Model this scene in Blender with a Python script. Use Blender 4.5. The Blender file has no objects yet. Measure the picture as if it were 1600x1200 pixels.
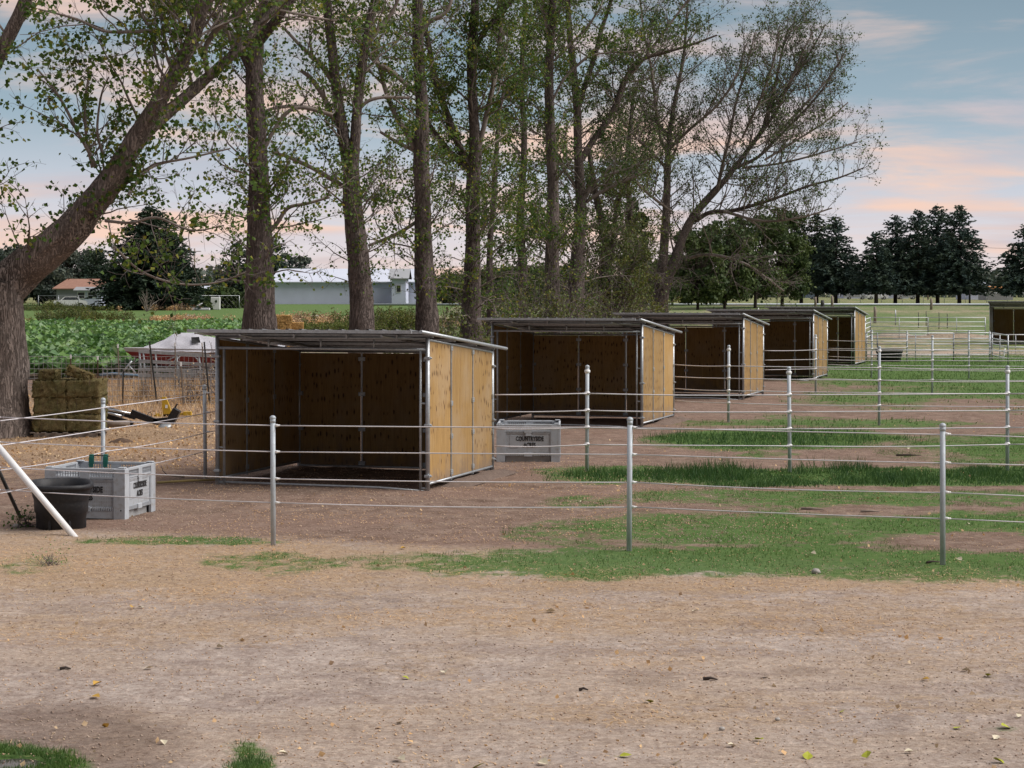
import bpy, math, random
import numpy as np
from mathutils import Vector, Matrix, Euler

sc = bpy.context.scene
COL = sc.collection
R = math.radians
FP = 3235.0          # focal length in photograph pixels
HOR = 458.0          # row of the horizon in the photograph
CH = 3.25            # camera height

# ------------------------------------------------------------ camera, sky, sun
cam = bpy.data.cameras.new('camera')
camo = bpy.data.objects.new('camera', cam)
COL.objects.link(camo)
camo.location = (0, 0, CH)
camo.rotation_euler = (R(90), 0, 0)
cam.sensor_width = 36
cam.lens = FP / 1600 * 36
cam.shift_y = -(600 - HOR) / 1600
cam.clip_start = 0.1
cam.clip_end = 6000
sc.camera = camo

sc.view_settings.view_transform = 'Standard'
sc.view_settings.look = 'None'
sc.view_settings.gamma = 1
sc.view_settings.use_curve_mapping = False
sc.view_settings.exposure = 0.5

SUN_EL, SUN_AZ = 48.0, 98.0      # azimuth clockwise from +Y (view direction)
w = bpy.data.worlds.new('World')
sc.world = w
w.use_nodes = True
nt = w.node_tree
nt.nodes.clear()
def wn(t, **k):
    n = nt.nodes.new(t)
    for a, v in k.items():
        setattr(n, a, v)
    return n
L = nt.links.new
out = wn('ShaderNodeOutputWorld')
bg = wn('ShaderNodeBackground')
L(bg.outputs[0], out.inputs[0])
sky = wn('ShaderNodeTexSky', sky_type='NISHITA', sun_disc=False)
sky.sun_elevation = R(SUN_EL)
sky.sun_rotation = R(SUN_AZ)
skys = wn('ShaderNodeVectorMath', operation='SCALE')
L(sky.outputs[0], skys.inputs[0]); skys.inputs[3].default_value = 0.032
tc = wn('ShaderNodeTexCoord')
sep = wn('ShaderNodeSeparateXYZ')
L(tc.outputs['Generated'], sep.inputs[0])
ramp = wn('ShaderNodeValToRGB')
L(sep.outputs['Z'], ramp.inputs[0])
els = ramp.color_ramp.elements
stops = [(0.0, (.66, .55, .51)), (.022, (.63, .58, .61)), (.05, (.48, .51, .58)), (.085, (.27, .36, .43)),
         (.14, (.19, .265, .325)), (.35, (.25, .31, .37)), (1.0, (.40, .43, .47))]
while len(els) < len(stops):
    els.new(0.5)
for e, (p, c) in zip(els, stops):
    e.position = p; e.color = (*c, 1)
mixs = wn('ShaderNodeMix', data_type='RGBA')
mixs.inputs[0].default_value = 0.82
L(skys.outputs[0], mixs.inputs[6]); L(ramp.outputs[0], mixs.inputs[7])
# cloud layer: direction projected on a high plane
zz = wn('ShaderNodeMath', operation='MAXIMUM'); L(sep.outputs['Z'], zz.inputs[0]); zz.inputs[1].default_value = 0
za = wn('ShaderNodeMath', operation='ADD'); L(zz.outputs[0], za.inputs[0]); za.inputs[1].default_value = 0.10
dv = wn('ShaderNodeVectorMath', operation='DIVIDE')
cz = wn('ShaderNodeCombineXYZ')
for i in range(3):
    L(za.outputs[0], cz.inputs[i])
L(tc.outputs['Generated'], dv.inputs[0]); L(cz.outputs[0], dv.inputs[1])
mp = wn('ShaderNodeMapping'); L(dv.outputs[0], mp.inputs[0])
mp.inputs['Location'].default_value = (1.3, 4.4, 0)
mp.inputs['Scale'].default_value = (0.85, 1.0, 0.0)
mp.inputs['Rotation'].default_value = (0, 0, R(8))
n1 = wn('ShaderNodeTexNoise'); L(mp.outputs[0], n1.inputs['Vector'])
n1.inputs['Scale'].default_value = 1.15; n1.inputs['Detail'].default_value = 9
n1.inputs['Roughness'].default_value = .58; n1.inputs['Distortion'].default_value = .35
r1 = wn('ShaderNodeMapRange', interpolation_type='SMOOTHSTEP'); L(n1.outputs[0], r1.inputs[0])
r1.inputs[1].default_value = .42; r1.inputs[2].default_value = .62
n2 = wn('ShaderNodeTexNoise'); L(mp.outputs[0], n2.inputs['Vector'])
n2.inputs['Scale'].default_value = .8; n2.inputs['Detail'].default_value = 4
cc = wn('ShaderNodeValToRGB'); L(n2.outputs[0], cc.inputs[0])
cc.color_ramp.elements[0].position = .36; cc.color_ramp.elements[0].color = (.38, .37, .42, 1)
cc.color_ramp.elements[1].position = .60; cc.color_ramp.elements[1].color = (.70, .47, .36, 1)
mc = wn('ShaderNodeMix', data_type='RGBA')
cf = wn('ShaderNodeMath', operation='MULTIPLY'); L(r1.outputs[0], cf.inputs[0]); cf.inputs[1].default_value = .85
L(cf.outputs[0], mc.inputs[0]); L(mixs.outputs[2], mc.inputs[6]); L(cc.outputs[0], mc.inputs[7])
# the dusk glow is ahead: the sky behind the camera is dimmer
dk = wn('ShaderNodeMapRange', interpolation_type='SMOOTHSTEP'); L(sep.outputs['Y'], dk.inputs[0])
dk.inputs[1].default_value = -.9; dk.inputs[2].default_value = .6; dk.inputs[3].default_value = .54; dk.inputs[4].default_value = 1.0
dm = wn('ShaderNodeVectorMath', operation='SCALE'); L(mc.outputs[2], dm.inputs[0]); L(dk.outputs[0], dm.inputs[3])
L(dm.outputs[0], bg.inputs[0])
bg.inputs[1].default_value = 1.0

sl = bpy.data.lights.new('sun', 'SUN')
sl.energy = 3.0
sl.angle = R(50)
sl.color = (1, .95, .90)
so = bpy.data.objects.new('sun', sl)
COL.objects.link(so)
az, el = R(SUN_AZ), R(SUN_EL)
sdir = Vector((math.sin(az) * math.cos(el), math.cos(az) * math.cos(el), math.sin(el)))
so.rotation_euler = (-sdir).to_track_quat('-Z', 'Y').to_euler()
so.location = (30, -10, 40)

# ------------------------------------------------------------ helpers
def gz(Y):
    t = np.clip((np.asarray(Y, dtype=float) - 80) / 320, 0, 1)
    return 1.9 * t * t * (3 - 2 * t)

_ys = np.concatenate([np.arange(5, 200, .25), np.arange(200, 1500, 1.0)])
_pys = HOR + (CH - gz(_ys)) * FP / _ys
def Yof(py):
    """depth of the ground seen at row py"""
    return float(np.interp(-py, -_pys, _ys))
def G(px, py):
    Y = Yof(py)
    return ((px - 800) * Y / FP, Y, float(gz(Y)))
def P(px, py, Y):
    return np.array(((px - 800) * Y / FP, Y, CH - (py - HOR) * Y / FP))

def tagit(o, label=None, cat=None, group=None, kind=None):
    if label: o['label'] = label
    if cat: o['category'] = cat
    if group: o['group'] = group
    if kind: o['kind'] = kind
    return o

def thing(name, label, cat, loc=(0, 0, 0), rz=0.0, group=None):
    o = bpy.data.objects.new(name, None)
    COL.objects.link(o)
    o.location = loc
    o.rotation_euler = (0, 0, rz)
    o.empty_display_size = .2
    return tagit(o, label, cat, group)

def link(name, me, parent=None, loc=None, rot=None):
    o = bpy.data.objects.new(name, me)
    COL.objects.link(o)
    if parent is not None: o.parent = parent
    if loc is not None: o.location = loc
    if rot is not None: o.rotation_euler = rot
    return o

def copy_tree(o, parent=None):
    c = o.copy()
    COL.objects.link(c)
    if parent is not None:
        c.parent = parent
    for ch in o.children:
        copy_tree(ch, c)
    return c

def mesh_np(name, verts, faces_list, mat=None, smooth=False, matidx=None):
    """faces_list: list of int arrays (n,k)"""
    me = bpy.data.meshes.new(name)
    verts = np.asarray(verts, dtype=np.float32).reshape(-1, 3)
    me.vertices.add(len(verts))
    me.vertices.foreach_set('co', verts.ravel())
    loops = np.concatenate([np.asarray(f).ravel() for f in faces_list if len(f)]).astype(np.int32)
    starts = []; s = 0
    for f in faces_list:
        f = np.asarray(f)
        if not len(f): continue
        n, k = f.shape
        starts.append(s + np.arange(n) * k); s += n * k
    starts = np.concatenate(starts).astype(np.int32)
    me.loops.add(len(loops))
    me.loops.foreach_set('vertex_index', loops)
    me.polygons.add(len(starts))
    me.polygons.foreach_set('loop_start', starts)
    me.update(calc_edges=True)
    if smooth:
        me.polygons.foreach_set('use_smooth', np.ones(len(starts), dtype=bool))
    if mat: me.materials.append(mat)
    return me

class MB:
    """collects simple shapes into one mesh"""
    def __init__(s):
        s.v = []; s.f = []; s.n = 0; s.sm = []
    def raw(s, verts, faces, smooth=False):
        s.v.extend([tuple(map(float, p)) for p in verts])
        s.f.extend([tuple(int(i) + s.n for i in f) for f in faces])
        s.sm.extend([smooth] * len(faces))
        s.n += len(verts)
        return s
    def box(s, c, d, rot=None, bev=0.0):
        x, y, z = d[0] / 2, d[1] / 2, d[2] / 2
        if bev > 0:
            b = min(bev, x * .9, y * .9, z * .9)
            vs = []
            for sz, ins in ((-z, b), (-z + b, 0), (z - b, 0), (z, b)):
                for sx, sy in ((-1, -1), (1, -1), (1, 1), (-1, 1)):
                    vs.append((sx * (x - ins), sy * (y - ins), sz))
            fs = [(3, 2, 1, 0), (12, 13, 14, 15)]
            for k in range(3):
                for i in range(4):
                    j = (i + 1) % 4
                    fs.append((k * 4 + i, k * 4 + j, k * 4 + 4 + j, k * 4 + 4 + i))
        else:
            vs = [(-x, -y, -z), (x, -y, -z), (x, y, -z), (-x, y, -z), (-x, -y, z), (x, -y, z), (x, y, z), (-x, y, z)]
            fs = [(3, 2, 1, 0), (4, 5, 6, 7), (0, 1, 5, 4), (1, 2, 6, 5), (2, 3, 7, 6), (3, 0, 4, 7)]
        m = rot.to_matrix() if rot is not None else None
        vs = [((m @ Vector(v)) if m else Vector(v)) + Vector(c) for v in vs]
        return s.raw(vs, fs)
    def tube(s, pts, r, n=8, caps=True):
        pts = [Vector(p) for p in pts]
        if not hasattr(r, '__len__'): r = [r] * len(pts)
        vs = []; fs = []
        k = len(pts)
        prev = None
        for i, p in enumerate(pts):
            t = (pts[min(i + 1, k - 1)] - pts[max(i - 1, 0)])
            if t.length < 1e-9: t = Vector((0, 0, 1))
            t.normalize()
            if prev is None:
                a = Vector((0, 0, 1)) if abs(t.z) < .9 else Vector((1, 0, 0))
                u = t.cross(a).normalized()
            else:
                u = (prev - t * prev.dot(t)).normalized()
            prev = u
            v = t.cross(u)
            for j in range(n):
                a = 2 * math.pi * j / n
                vs.append(p + (u * math.cos(a) + v * math.sin(a)) * r[i])
        for i in range(k - 1):
            for j in range(n):
                j2 = (j + 1) % n
                fs.append((i * n + j, i * n + j2, (i + 1) * n + j2, (i + 1) * n + j))
        s.raw(vs, fs, True)
        if caps:
            s.n -= len(vs)
            s.f.append(tuple(s.n + j for j in range(n - 1, -1, -1))); s.sm.append(False)
            s.f.append(tuple(s.n + (k - 1) * n + j for j in range(n))); s.sm.append(False)
            s.n += len(vs)
        return s
    def ball(s, c, r, sub=1, sc3=(1, 1, 1)):
        nu, nv = 8 * sub, 5 * sub
        vs = []; fs = []
        for i in range(nv + 1):
            th = math.pi * i / nv
            for j in range(nu):
                ph = 2 * math.pi * j / nu
                vs.append((c[0] + r * sc3[0] * math.sin(th) * math.cos(ph), c[1] + r * sc3[1] * math.sin(th) * math.sin(ph), c[2] + r * sc3[2] * math.cos(th)))
        for i in range(nv):
            for j in range(nu):
                j2 = (j + 1) % nu
                fs.append((i * nu + j, (i + 1) * nu + j, (i + 1) * nu + j2, i * nu + j2))
        return s.raw(vs, fs, True)
    def lathe(s, prof, n=24, sx=1.0, sy=1.0, power=2.0):
        """prof: list of (r, z); superellipse section"""
        vs = []; fs = []
        for r_, z in prof:
            for j in range(n):
                a = 2 * math.pi * j / n
                ca, sa = math.cos(a), math.sin(a)
                q = (abs(ca) ** power + abs(sa) ** power) ** (-1 / power)
                vs.append((r_ * q * ca * sx, r_ * q * sa * sy, z))
        for i in range(len(prof) - 1):
            for j in range(n):
                j2 = (j + 1) % n
                fs.append((i * n + j, i * n + j2, (i + 1) * n + j2, (i + 1) * n + j))
        return s.raw(vs, fs, True)
    def mesh(s, name, mat):
        me = bpy.data.meshes.new(name)
        me.from_pydata(s.v, [], s.f)
        me.polygons.foreach_set('use_smooth', s.sm)
        if mat: me.materials.append(mat)
        me.update()
        return me
    def build(s, name, mat, parent=None, loc=None, rot=None):
        return link(name, s.mesh(name, mat), parent, loc, rot)

# vectorised value noise
def _h(ix, iy, seed):
    n = (ix.astype(np.int64) * 374761393 + iy.astype(np.int64) * 668265263 + seed * 1442695041) & 0xffffffff
    n = ((n ^ (n >> 13)) * 1274126177) & 0xffffffff
    return ((n ^ (n >> 16)) & 0xffff) / 65535.0
def vnoise(x, y, seed=0):
    x = np.asarray(x, float); y = np.asarray(y, float)
    ix, iy = np.floor(x), np.floor(y)
    fx, fy = x - ix, y - iy
    fx = fx * fx * (3 - 2 * fx); fy = fy * fy * (3 - 2 * fy)
    a = _h(ix, iy, seed); b = _h(ix + 1, iy, seed); c = _h(ix, iy + 1, seed); d = _h(ix + 1, iy + 1, seed)
    return (a + (b - a) * fx) * (1 - fy) + (c + (d - c) * fx) * fy
def fbm(x, y, seed=0, o=4):
    s = 0; a = .5; t = 0
    for i in range(o):
        s = s + a * vnoise(x, y, seed + i * 17); t += a
        x = x * 2.03 + 5.1; y = y * 2.03 + 1.7; a *= .5
    return s / t
def sstep(a, b, x):
    t = np.clip((x - a) / (b - a), 0, 1)
    return t * t * (3 - 2 * t)

# ------------------------------------------------------------ materials
class NM:
    def __init__(s, name):
        s.m = bpy.data.materials.new(name); s.m.use_nodes = True
        s.t = s.m.node_tree; s.t.nodes.clear()
        s.o = s.t.nodes.new('ShaderNodeOutputMaterial')
    def n(s, t, ins=None, **k):
        nd = s.t.nodes.new(t)
        for a, v in k.items(): setattr(nd, a, v)
        if ins:
            for a, v in ins.items():
                if isinstance(v, bpy.types.NodeSocket): s.t.links.new(v, nd.inputs[a])
                else: nd.inputs[a].default_value = v
        return nd
    def l(s, a, b): s.t.links.new(a, b)
    def coord(s, kind='Object', scale=(1, 1, 1), rot=(0, 0, 0)):
        c = s.n('ShaderNodeTexCoord')
        m = s.n('ShaderNodeMapping', {0: c.outputs[kind], 'Scale': scale, 'Rotation': rot})
        return m.outputs[0]
    def wcoord(s, scale=(1, 1, 1)):
        g = s.n('ShaderNodeNewGeometry')
        return s.n('ShaderNodeMapping', {0: g.outputs['Position'], 'Scale': scale}).outputs[0]
    def noise(s, vec, sc_, det=4, rough=.55, dist=0.0):
        return s.n('ShaderNodeTexNoise', {'Vector': vec, 'Scale': sc_, 'Detail': det, 'Roughness': rough, 'Distortion': dist}).outputs[0]
    def ramp(s, fac, stops):
        r = s.n('ShaderNodeValToRGB', {0: fac})
        e = r.color_ramp.elements
        while len(e) < len(stops): e.new(.5)
        for q, (p, c) in zip(e, stops):
            q.position = p; q.color = (c, c, c, 1) if not hasattr(c, '__len__') else (*c[:3], 1)
        return r.outputs[0]
    def mix(s, f, a, b, blend='MIX'):
        m = s.n('ShaderNodeMix', data_type='RGBA', blend_type=blend)
        for i, v in ((0, f), (6, a), (7, b)):
            if isinstance(v, bpy.types.NodeSocket): s.l(v, m.inputs[i])
            else: m.inputs[i].default_value = (*v[:3], 1) if hasattr(v, '__len__') else v
        return m.outputs[2]
    def math(s, op, a, b=0.0, c=None, clamp=False):
        m = s.n('ShaderNodeMath', operation=op, use_clamp=clamp)
        for i, v in ((0, a), (1, b)) + (((2, c),) if c is not None else ()):
            if isinstance(v, bpy.types.NodeSocket): s.l(v, m.inputs[i])
            else: m.inputs[i].default_value = v
        return m.outputs[0]
    def bsdf(s, col, rough=.8, metal=0.0, bump=None, bstr=.3, bdist=.01, spec=.3):
        b = s.n('ShaderNodeBsdfPrincipled')
        for k, v in (('Base Color', col), ('Roughness', rough), ('Metallic', metal)):
            if isinstance(v, bpy.types.NodeSocket): s.l(v, b.inputs[k])
            else: b.inputs[k].default_value = (*v[:3], 1) if hasattr(v, '__len__') else v
        b.inputs['Specular IOR Level'].default_value = spec
        if bump is not None:
            bn = s.n('ShaderNodeBump', {'Height': bump, 'Strength': bstr, 'Distance': bdist})
            s.l(bn.outputs[0], b.inputs['Normal'])
        s.l(b.outputs[0], s.o.inputs[0])
        return b

def simple(name, col, rough=.7, metal=0.0, var=.25, nscale=6.0, bstr=.15, dirt=None, bdist=.005, spec=.3):
    M = NM(name)
    v = M.coord('Object')
    n = M.noise(v, nscale, 6, .6)
    d = tuple(c * (1 - var) for c in col); h = tuple(min(1, c * (1 + var * .6)) for c in col)
    c = M.ramp(n, [(.3, d), (.7, h)])
    oi = M.n('ShaderNodeObjectInfo')
    k = M.math('MULTIPLY_ADD', oi.outputs['Random'], .18, .91)
    c = M.mix(1.0, c, M.n('ShaderNodeCombineColor', {0: k, 1: k, 2: k}).outputs[0], 'MULTIPLY')
    if dirt:
        n2 = M.noise(v, nscale * 2.7, 8, .7)
        f = M.ramp(n2, [(.52, 0.0), (.72, .75)])
        c = M.mix(f, c, dirt)
    M.bsdf(c, rough, metal, M.noise(v, nscale * 8, 4), bstr, bdist, spec)
    return M.m

def leafmat(name, cols, trans=.35, rough=.6, big_scale=.45):
    """colour varies leaf by leaf"""
    M = NM(name)
    g = M.n('ShaderNodeNewGeometry')
    n = len(cols)
    c = M.ramp(g.outputs['Random Per Island'], [(i / max(1, n - 1), q) for i, q in enumerate(cols)])
    big = M.noise(g.outputs['Position'], big_scale, 3)
    c = M.mix(M.ramp(big, [(.40, 0.0), (.60, 1.0)]), c, M.mix(1.0, c, (1.5, 1.3, 1.0), 'MULTIPLY'))
    b = M.bsdf(c, rough, spec=.25)
    t = M.n('ShaderNodeBsdfTranslucent', {'Color': c})
    mx = M.n('ShaderNodeMixShader', {0: trans, 1: b.outputs[0], 2: t.outputs[0]})
    M.l(mx.outputs[0], M.o.inputs[0])
    return M.m

MAT = {}
MAT['galv'] = simple('galvanised steel', (.42, .45, .48), .42, .55, .22, 14, .1, (.30, .29, .27))
MAT['galv_white'] = simple('white coated pipe', (.44, .49, .54), .5, .1, .14, 9, .08, (.33, .32, .31))
MAT['white'] = simple('white plastic', (.78, .79, .80), .4, 0, .06, 9, .05)
MAT['rope'] = simple('white fence rope', (.66, .64, .68), .6, 0, .1, 40, .05)
MAT['roof_top'] = simple('roof steel', (.24, .25, .26), .4, .6, .25, 5, .1, (.16, .12, .09))
MAT['roof_under_shade'] = simple('roof underside shade', (.075, .062, .058), .7, .0, .25, 5, .1)  # shade beneath the roof, put into the colour
MAT['pipe_white'] = simple('pale pipe', (.66, .69, .72), .45, .1, .1, 9, .05)
MAT['bedding'] = simple('old bedding straw', (.36, .29, .22), .95, 0, .3, 6, .9, (.20, .15, .11), .04)
MAT['black_plastic'] = simple('black rubber', (.018, .019, .023), .55, 0, .35, 8, .15, (.05, .046, .042), spec=.35)
MAT['bin'] = simple('pale grey plastic', (.40, .43, .47), .55, 0, .10, 5, .12, (.27, .245, .22))
MAT['bin_in'] = simple('stained grey plastic', (.34, .35, .36), .6, 0, .2, 5, .12, (.2, .17, .14))
MAT['ink'] = simple('black paint', (.03, .03, .032), .6, 0, .2, 30, .0)
MAT['green_strap'] = simple('green webbing', (.012, .10, .08), .7, 0, .3, 12, .2)
MAT['dark_steel'] = simple('black painted steel', (.022, .023, .026), .4, .2, .3, 10, .15, (.11, .08, .06))
MAT['yellow_paint'] = simple('yellow paint', (.50, .32, .03), .45, 0, .2, 6, .1, (.25, .15, .06))
MAT['chrome'] = simple('bright steel rod', (.6, .62, .65), .25, .8, .1, 10, .03)
MAT['rust_post'] = simple('rusty fence post', (.13, .085, .07), .8, .1, .35, 14, .3)
MAT['dark_post'] = simple('weathered dark fence post', (.055, .055, .055), .7, .2, .35, 14, .3)
MAT['wire'] = simple('fence wire', (.46, .45, .46), .5, .3, .2, 10, .0)
MAT['tarp'] = simple('grey white tarpaulin', (.62, .62, .68), .65, 0, .13, 2.5, .5, (.42, .41, .44), .03)
MAT['red'] = simple('faded red paint', (.28, .045, .045), .45, 0, .25, 4, .1, (.16, .06, .05))
MAT['hull_white'] = simple('white hull', (.62, .62, .64), .4, 0, .1, 4, .05, (.4, .38, .36))
MAT['wood_grey'] = simple('weathered grey wood', (.24, .20, .17), .85, 0, .35, 8, .5)
MAT['pole_wood'] = simple('utility pole wood', (.28, .23, .20), .85, 0, .25, 3, .4)
MAT['stone'] = simple('grey stone', (.38, .36, .34), .85, 0, .25, 12, .5)
MAT['tan_wall'] = simple('tan siding', (.35, .30, .27), .8, 0, .1, 1, .1)
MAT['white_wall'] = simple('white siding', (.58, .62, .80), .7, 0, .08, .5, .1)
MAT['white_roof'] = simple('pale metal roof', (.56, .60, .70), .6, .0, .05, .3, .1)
MAT['grey_wall'] = simple('grey siding', (.30, .31, .33), .8, 0, .1, .5, .1)
MAT['brown_roof'] = simple('brown roof tiles', (.27, .15, .11), .85, 0, .2, 2, .3)
MAT['dark_glass'] = simple('dark window', (.03, .035, .04), .15, 0, .1, 2, 0)
MAT['tyre'] = simple('tyre rubber', (.02, .02, .02), .8, 0, .2, 10, .2)
MAT['orange'] = simple('orange board', (.55, .24, .06), .6, 0, .1, 4, .1)
MAT['blue_car'] = simple('slate blue paint', (.10, .14, .20), .3, .2, .1, 3, 0)
MAT['white_car'] = simple('white paint', (.65, .66, .68), .3, 0, .08, 3, 0)
MAT['grey_car'] = simple('silver paint', (.36, .38, .40), .3, .3, .08, 3, 0)

def plywood():
    M = NM('weathered plywood')
    oi = M.n('ShaderNodeObjectInfo')
    c = M.n('ShaderNodeTexCoord')
    off = M.n('ShaderNodeVectorMath', {0: c.outputs['Object']}, operation='ADD')
    sc_ = M.n('ShaderNodeVectorMath', operation='SCALE')
    cb = M.n('ShaderNodeCombineXYZ', {0: oi.outputs['Random'], 1: oi.outputs['Random'], 2: oi.outputs['Random']})
    M.l(cb.outputs[0], sc_.inputs[0]); sc_.inputs[3].default_value = 37.0
    M.l(sc_.outputs[0], off.inputs[1])
    v = off.outputs[0]
    def mp(s): return M.n('ShaderNodeMapping', {0: v, 'Scale': s}).outputs[0]
    grain = M.noise(mp((26, 26, 1.4)), 1.0, 7, .65, 1.2)
    fine = M.noise(mp((110, 110, 3)), 1.0, 5, .7)
    base = M.ramp(grain, [(.30, (.17, .088, .024)), (.5, (.32, .19, .060)), (.70, (.46, .30, .115))])
    base = M.mix(.35, base, M.ramp(fine, [(.3, (.22, .12, .045)), (.7, (.50, .35, .17))]))
    # greyed lower part and streaks
    gr = M.noise(mp((1.1, 1.1, .8)), 1.0, 5, .6)
    base = M.mix(M.ramp(gr, [(.47, 0.0), (.64, .6)]), base, (.37, .27, .165))
    # knots: cells in rows, small and dark
    kv = M.n('ShaderNodeTexVoronoi', {'Vector': mp((12, 12, 4.2)), 'Scale': 1.0, 'Randomness': .55}, feature='F1')
    rowm = M.noise(mp((1.3, 1.3, 4.5)), 1.0, 3)
    kf = M.math('MULTIPLY', M.ramp(kv.outputs['Distance'], [(.13, 1.0), (.24, 0.0)]), M.ramp(rowm, [(.43, 0.0), (.52, 1.0)]))
    halo = M.math('MULTIPLY', M.ramp(kv.outputs['Distance'], [(.18, .5), (.42, 0.0)]), M.ramp(rowm, [(.44, 0.0), (.56, 1.0)]))
    base = M.mix(halo, base, (.22, .115, .04))
    base = M.mix(kf, base, (.060, .030, .014))
    # mud splashed up from the ground
    zc = M.n('ShaderNodeSeparateXYZ', {0: c.outputs['Object']}).outputs[2]
    md = M.math('SUBTRACT', M.math('MULTIPLY_ADD', M.noise(mp((3.5, 3.5, 2.5)), 1.0, 6, .7), 1.6, -.35), zc)
    base = M.mix(M.ramp(md, [(.0, 0.0), (.45, .75)]), base, (.20, .15, .115))
    k = M.math('MULTIPLY_ADD', oi.outputs['Random'], .45, .78)
    base = M.mix(1.0, base, M.n('ShaderNodeCombineColor', {0: k, 1: k, 2: k}).outputs[0], 'MULTIPLY')
    M.bsdf(base, .75, 0, grain, .35, .004)
    return M.m
MAT['ply'] = plywood()

def bark(name, dark, light, sc_=1.0):
    M = NM(name)
    v = M.wcoord((sc_, sc_, sc_ * .22))
    a = M.noise(v, 9, 8, .7, .8)
    vv = M.wcoord((sc_, sc_, sc_ * .13))
    f1 = M.noise(vv, 15, 5, .6, 1.6)
    ridge = M.math('ABSOLUTE', M.math('SUBTRACT', f1, .5))
    cr = M.ramp(ridge, [(.0, 0.0), (.07, 1.0)])
    rid = M.math('MULTIPLY', cr, a)
    c = M.ramp(rid, [(.05, dark), (.34, tuple((p + q) / 2 for p, q in zip(dark, light))), (.62, light)])
    big = M.noise(M.wcoord((.5, .5, .25)), 1.5, 3)
    c = M.mix(M.ramp(big, [(.35, 0.0), (.7, .6)]), c, tuple(q * 1.25 for q in light))
    M.bsdf(c, .9, 0, rid, 1.0, .06, .15)
    return M.m
MAT['bark'] = bark('rough brown bark', (.042, .032, .028), (.20, .165, .152))
MAT['bark_left'] = bark('furrowed grey bark', (.055, .043, .038), (.30, .25, .225), .8)
def twigm(name, a, b):
    M = NM(name)
    c = M.ramp(M.noise(M.wcoord((1, 1, 1)), 1.7, 5, .7), [(.35, a), (.65, b)])
    M.bsdf(c, .85, spec=.2)
    return M.m
MAT['limb'] = twigm('pale limb bark', (.13, .105, .09), (.27, .235, .215))
MAT['twig'] = twigm('twig bark', (.10, .082, .078), (.20, .17, .165))
MAT['spruce_bark'] = twigm('dark conifer bark', (.05, .04, .035), (.10, .08, .07))
MAT['leaf'] = leafmat('cottonwood leaves', [(.032, .072, .014), (.055, .115, .022), (.085, .155, .03), (.05, .10, .021), (.11, .165, .034), (.19, .19, .038)], .4)
MAT['leaf_far'] = leafmat('small sparse leaves', [(.032, .066, .017), (.052, .10, .026), (.08, .125, .03), (.045, .085, .022)], .3)
MAT['leaf_bush'] = leafmat('thicket leaves', [(.05, .085, .024), (.08, .12, .034), (.12, .15, .045), (.11, .10, .045)], .3)
MAT['needle_blue'] = leafmat('blue green needles', [(.028, .052, .050), (.045, .078, .072), (.065, .10, .09)], .05, .8)
MAT['needle_dark'] = leafmat('dark needles', [(.018, .034, .027), (.028, .050, .037), (.040, .068, .047)], .05, .8)
MAT['leaf_mass'] = leafmat('far tree leaves', [(.032, .058, .024), (.05, .084, .032), (.07, .105, .040)], .2)
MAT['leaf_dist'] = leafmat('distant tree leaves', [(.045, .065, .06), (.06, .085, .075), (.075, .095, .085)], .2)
MAT['grass'] = leafmat('green grass', [(.04, .10, .024), (.056, .128, .032), (.09, .15, .042), (.046, .11, .027)], .3, .6, 2.2)
MAT['grass_tall'] = leafmat('tall dark grass', [(.026, .075, .020), (.04, .10, .028), (.035, .09, .035), (.065, .135, .04)], .3, .6, 3.0)
MAT['straw'] = leafmat('dry straw', [(.42, .31, .19), (.56, .44, .29), (.46, .33, .20), (.30, .21, .14)], .2)
MAT['dryweed'] = leafmat('dry weeds', [(.46, .34, .21), (.56, .44, .29), (.36, .25, .16), (.26, .18, .12)], .2)
MAT['clod'] = leafmat('soil crumbs', [(.24, .175, .14), (.34, .26, .21), (.44, .36, .30)], .0, .95)
MAT['squash'] = leafmat('broad squash leaves', [(.06, .15, .035), (.10, .21, .05), (.15, .26, .13), (.08, .18, .06), (.20, .30, .20)], .25)
def haym(name, cols):
    M = NM(name)
    v = M.coord('Object', (1, 1, 1))
    g = M.n('ShaderNodeNewGeometry')
    a = M.noise(M.wcoord((40, 40, 9)), 1, 6, .75, 1.5)
    b = M.noise(M.wcoord((4, 4, 3)), 1, 3)
    c = M.ramp(a, [(.3, cols[0]), (.5, cols[1]), (.7, cols[2])])
    c = M.mix(M.ramp(b, [(.42, 0.0), (.65, .6)]), c, cols[3])
    M.bsdf(c, .9, 0, a, .9, .03, .1)
    return M.m
MAT['hay'] = haym('green brown hay', [(.07, .055, .025), (.17, .135, .065), (.31, .26, .145), (.10, .11, .045)])
MAT['hay_tuft'] = leafmat('loose hay stems', [(.12, .10, .035), (.24, .20, .085), (.36, .30, .14), (.10, .11, .04)], .2)
MAT['strawbale'] = haym('orange straw', [(.28, .15, .05), (.44, .26, .10), (.60, .40, .18), (.42, .25, .10)])

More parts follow.
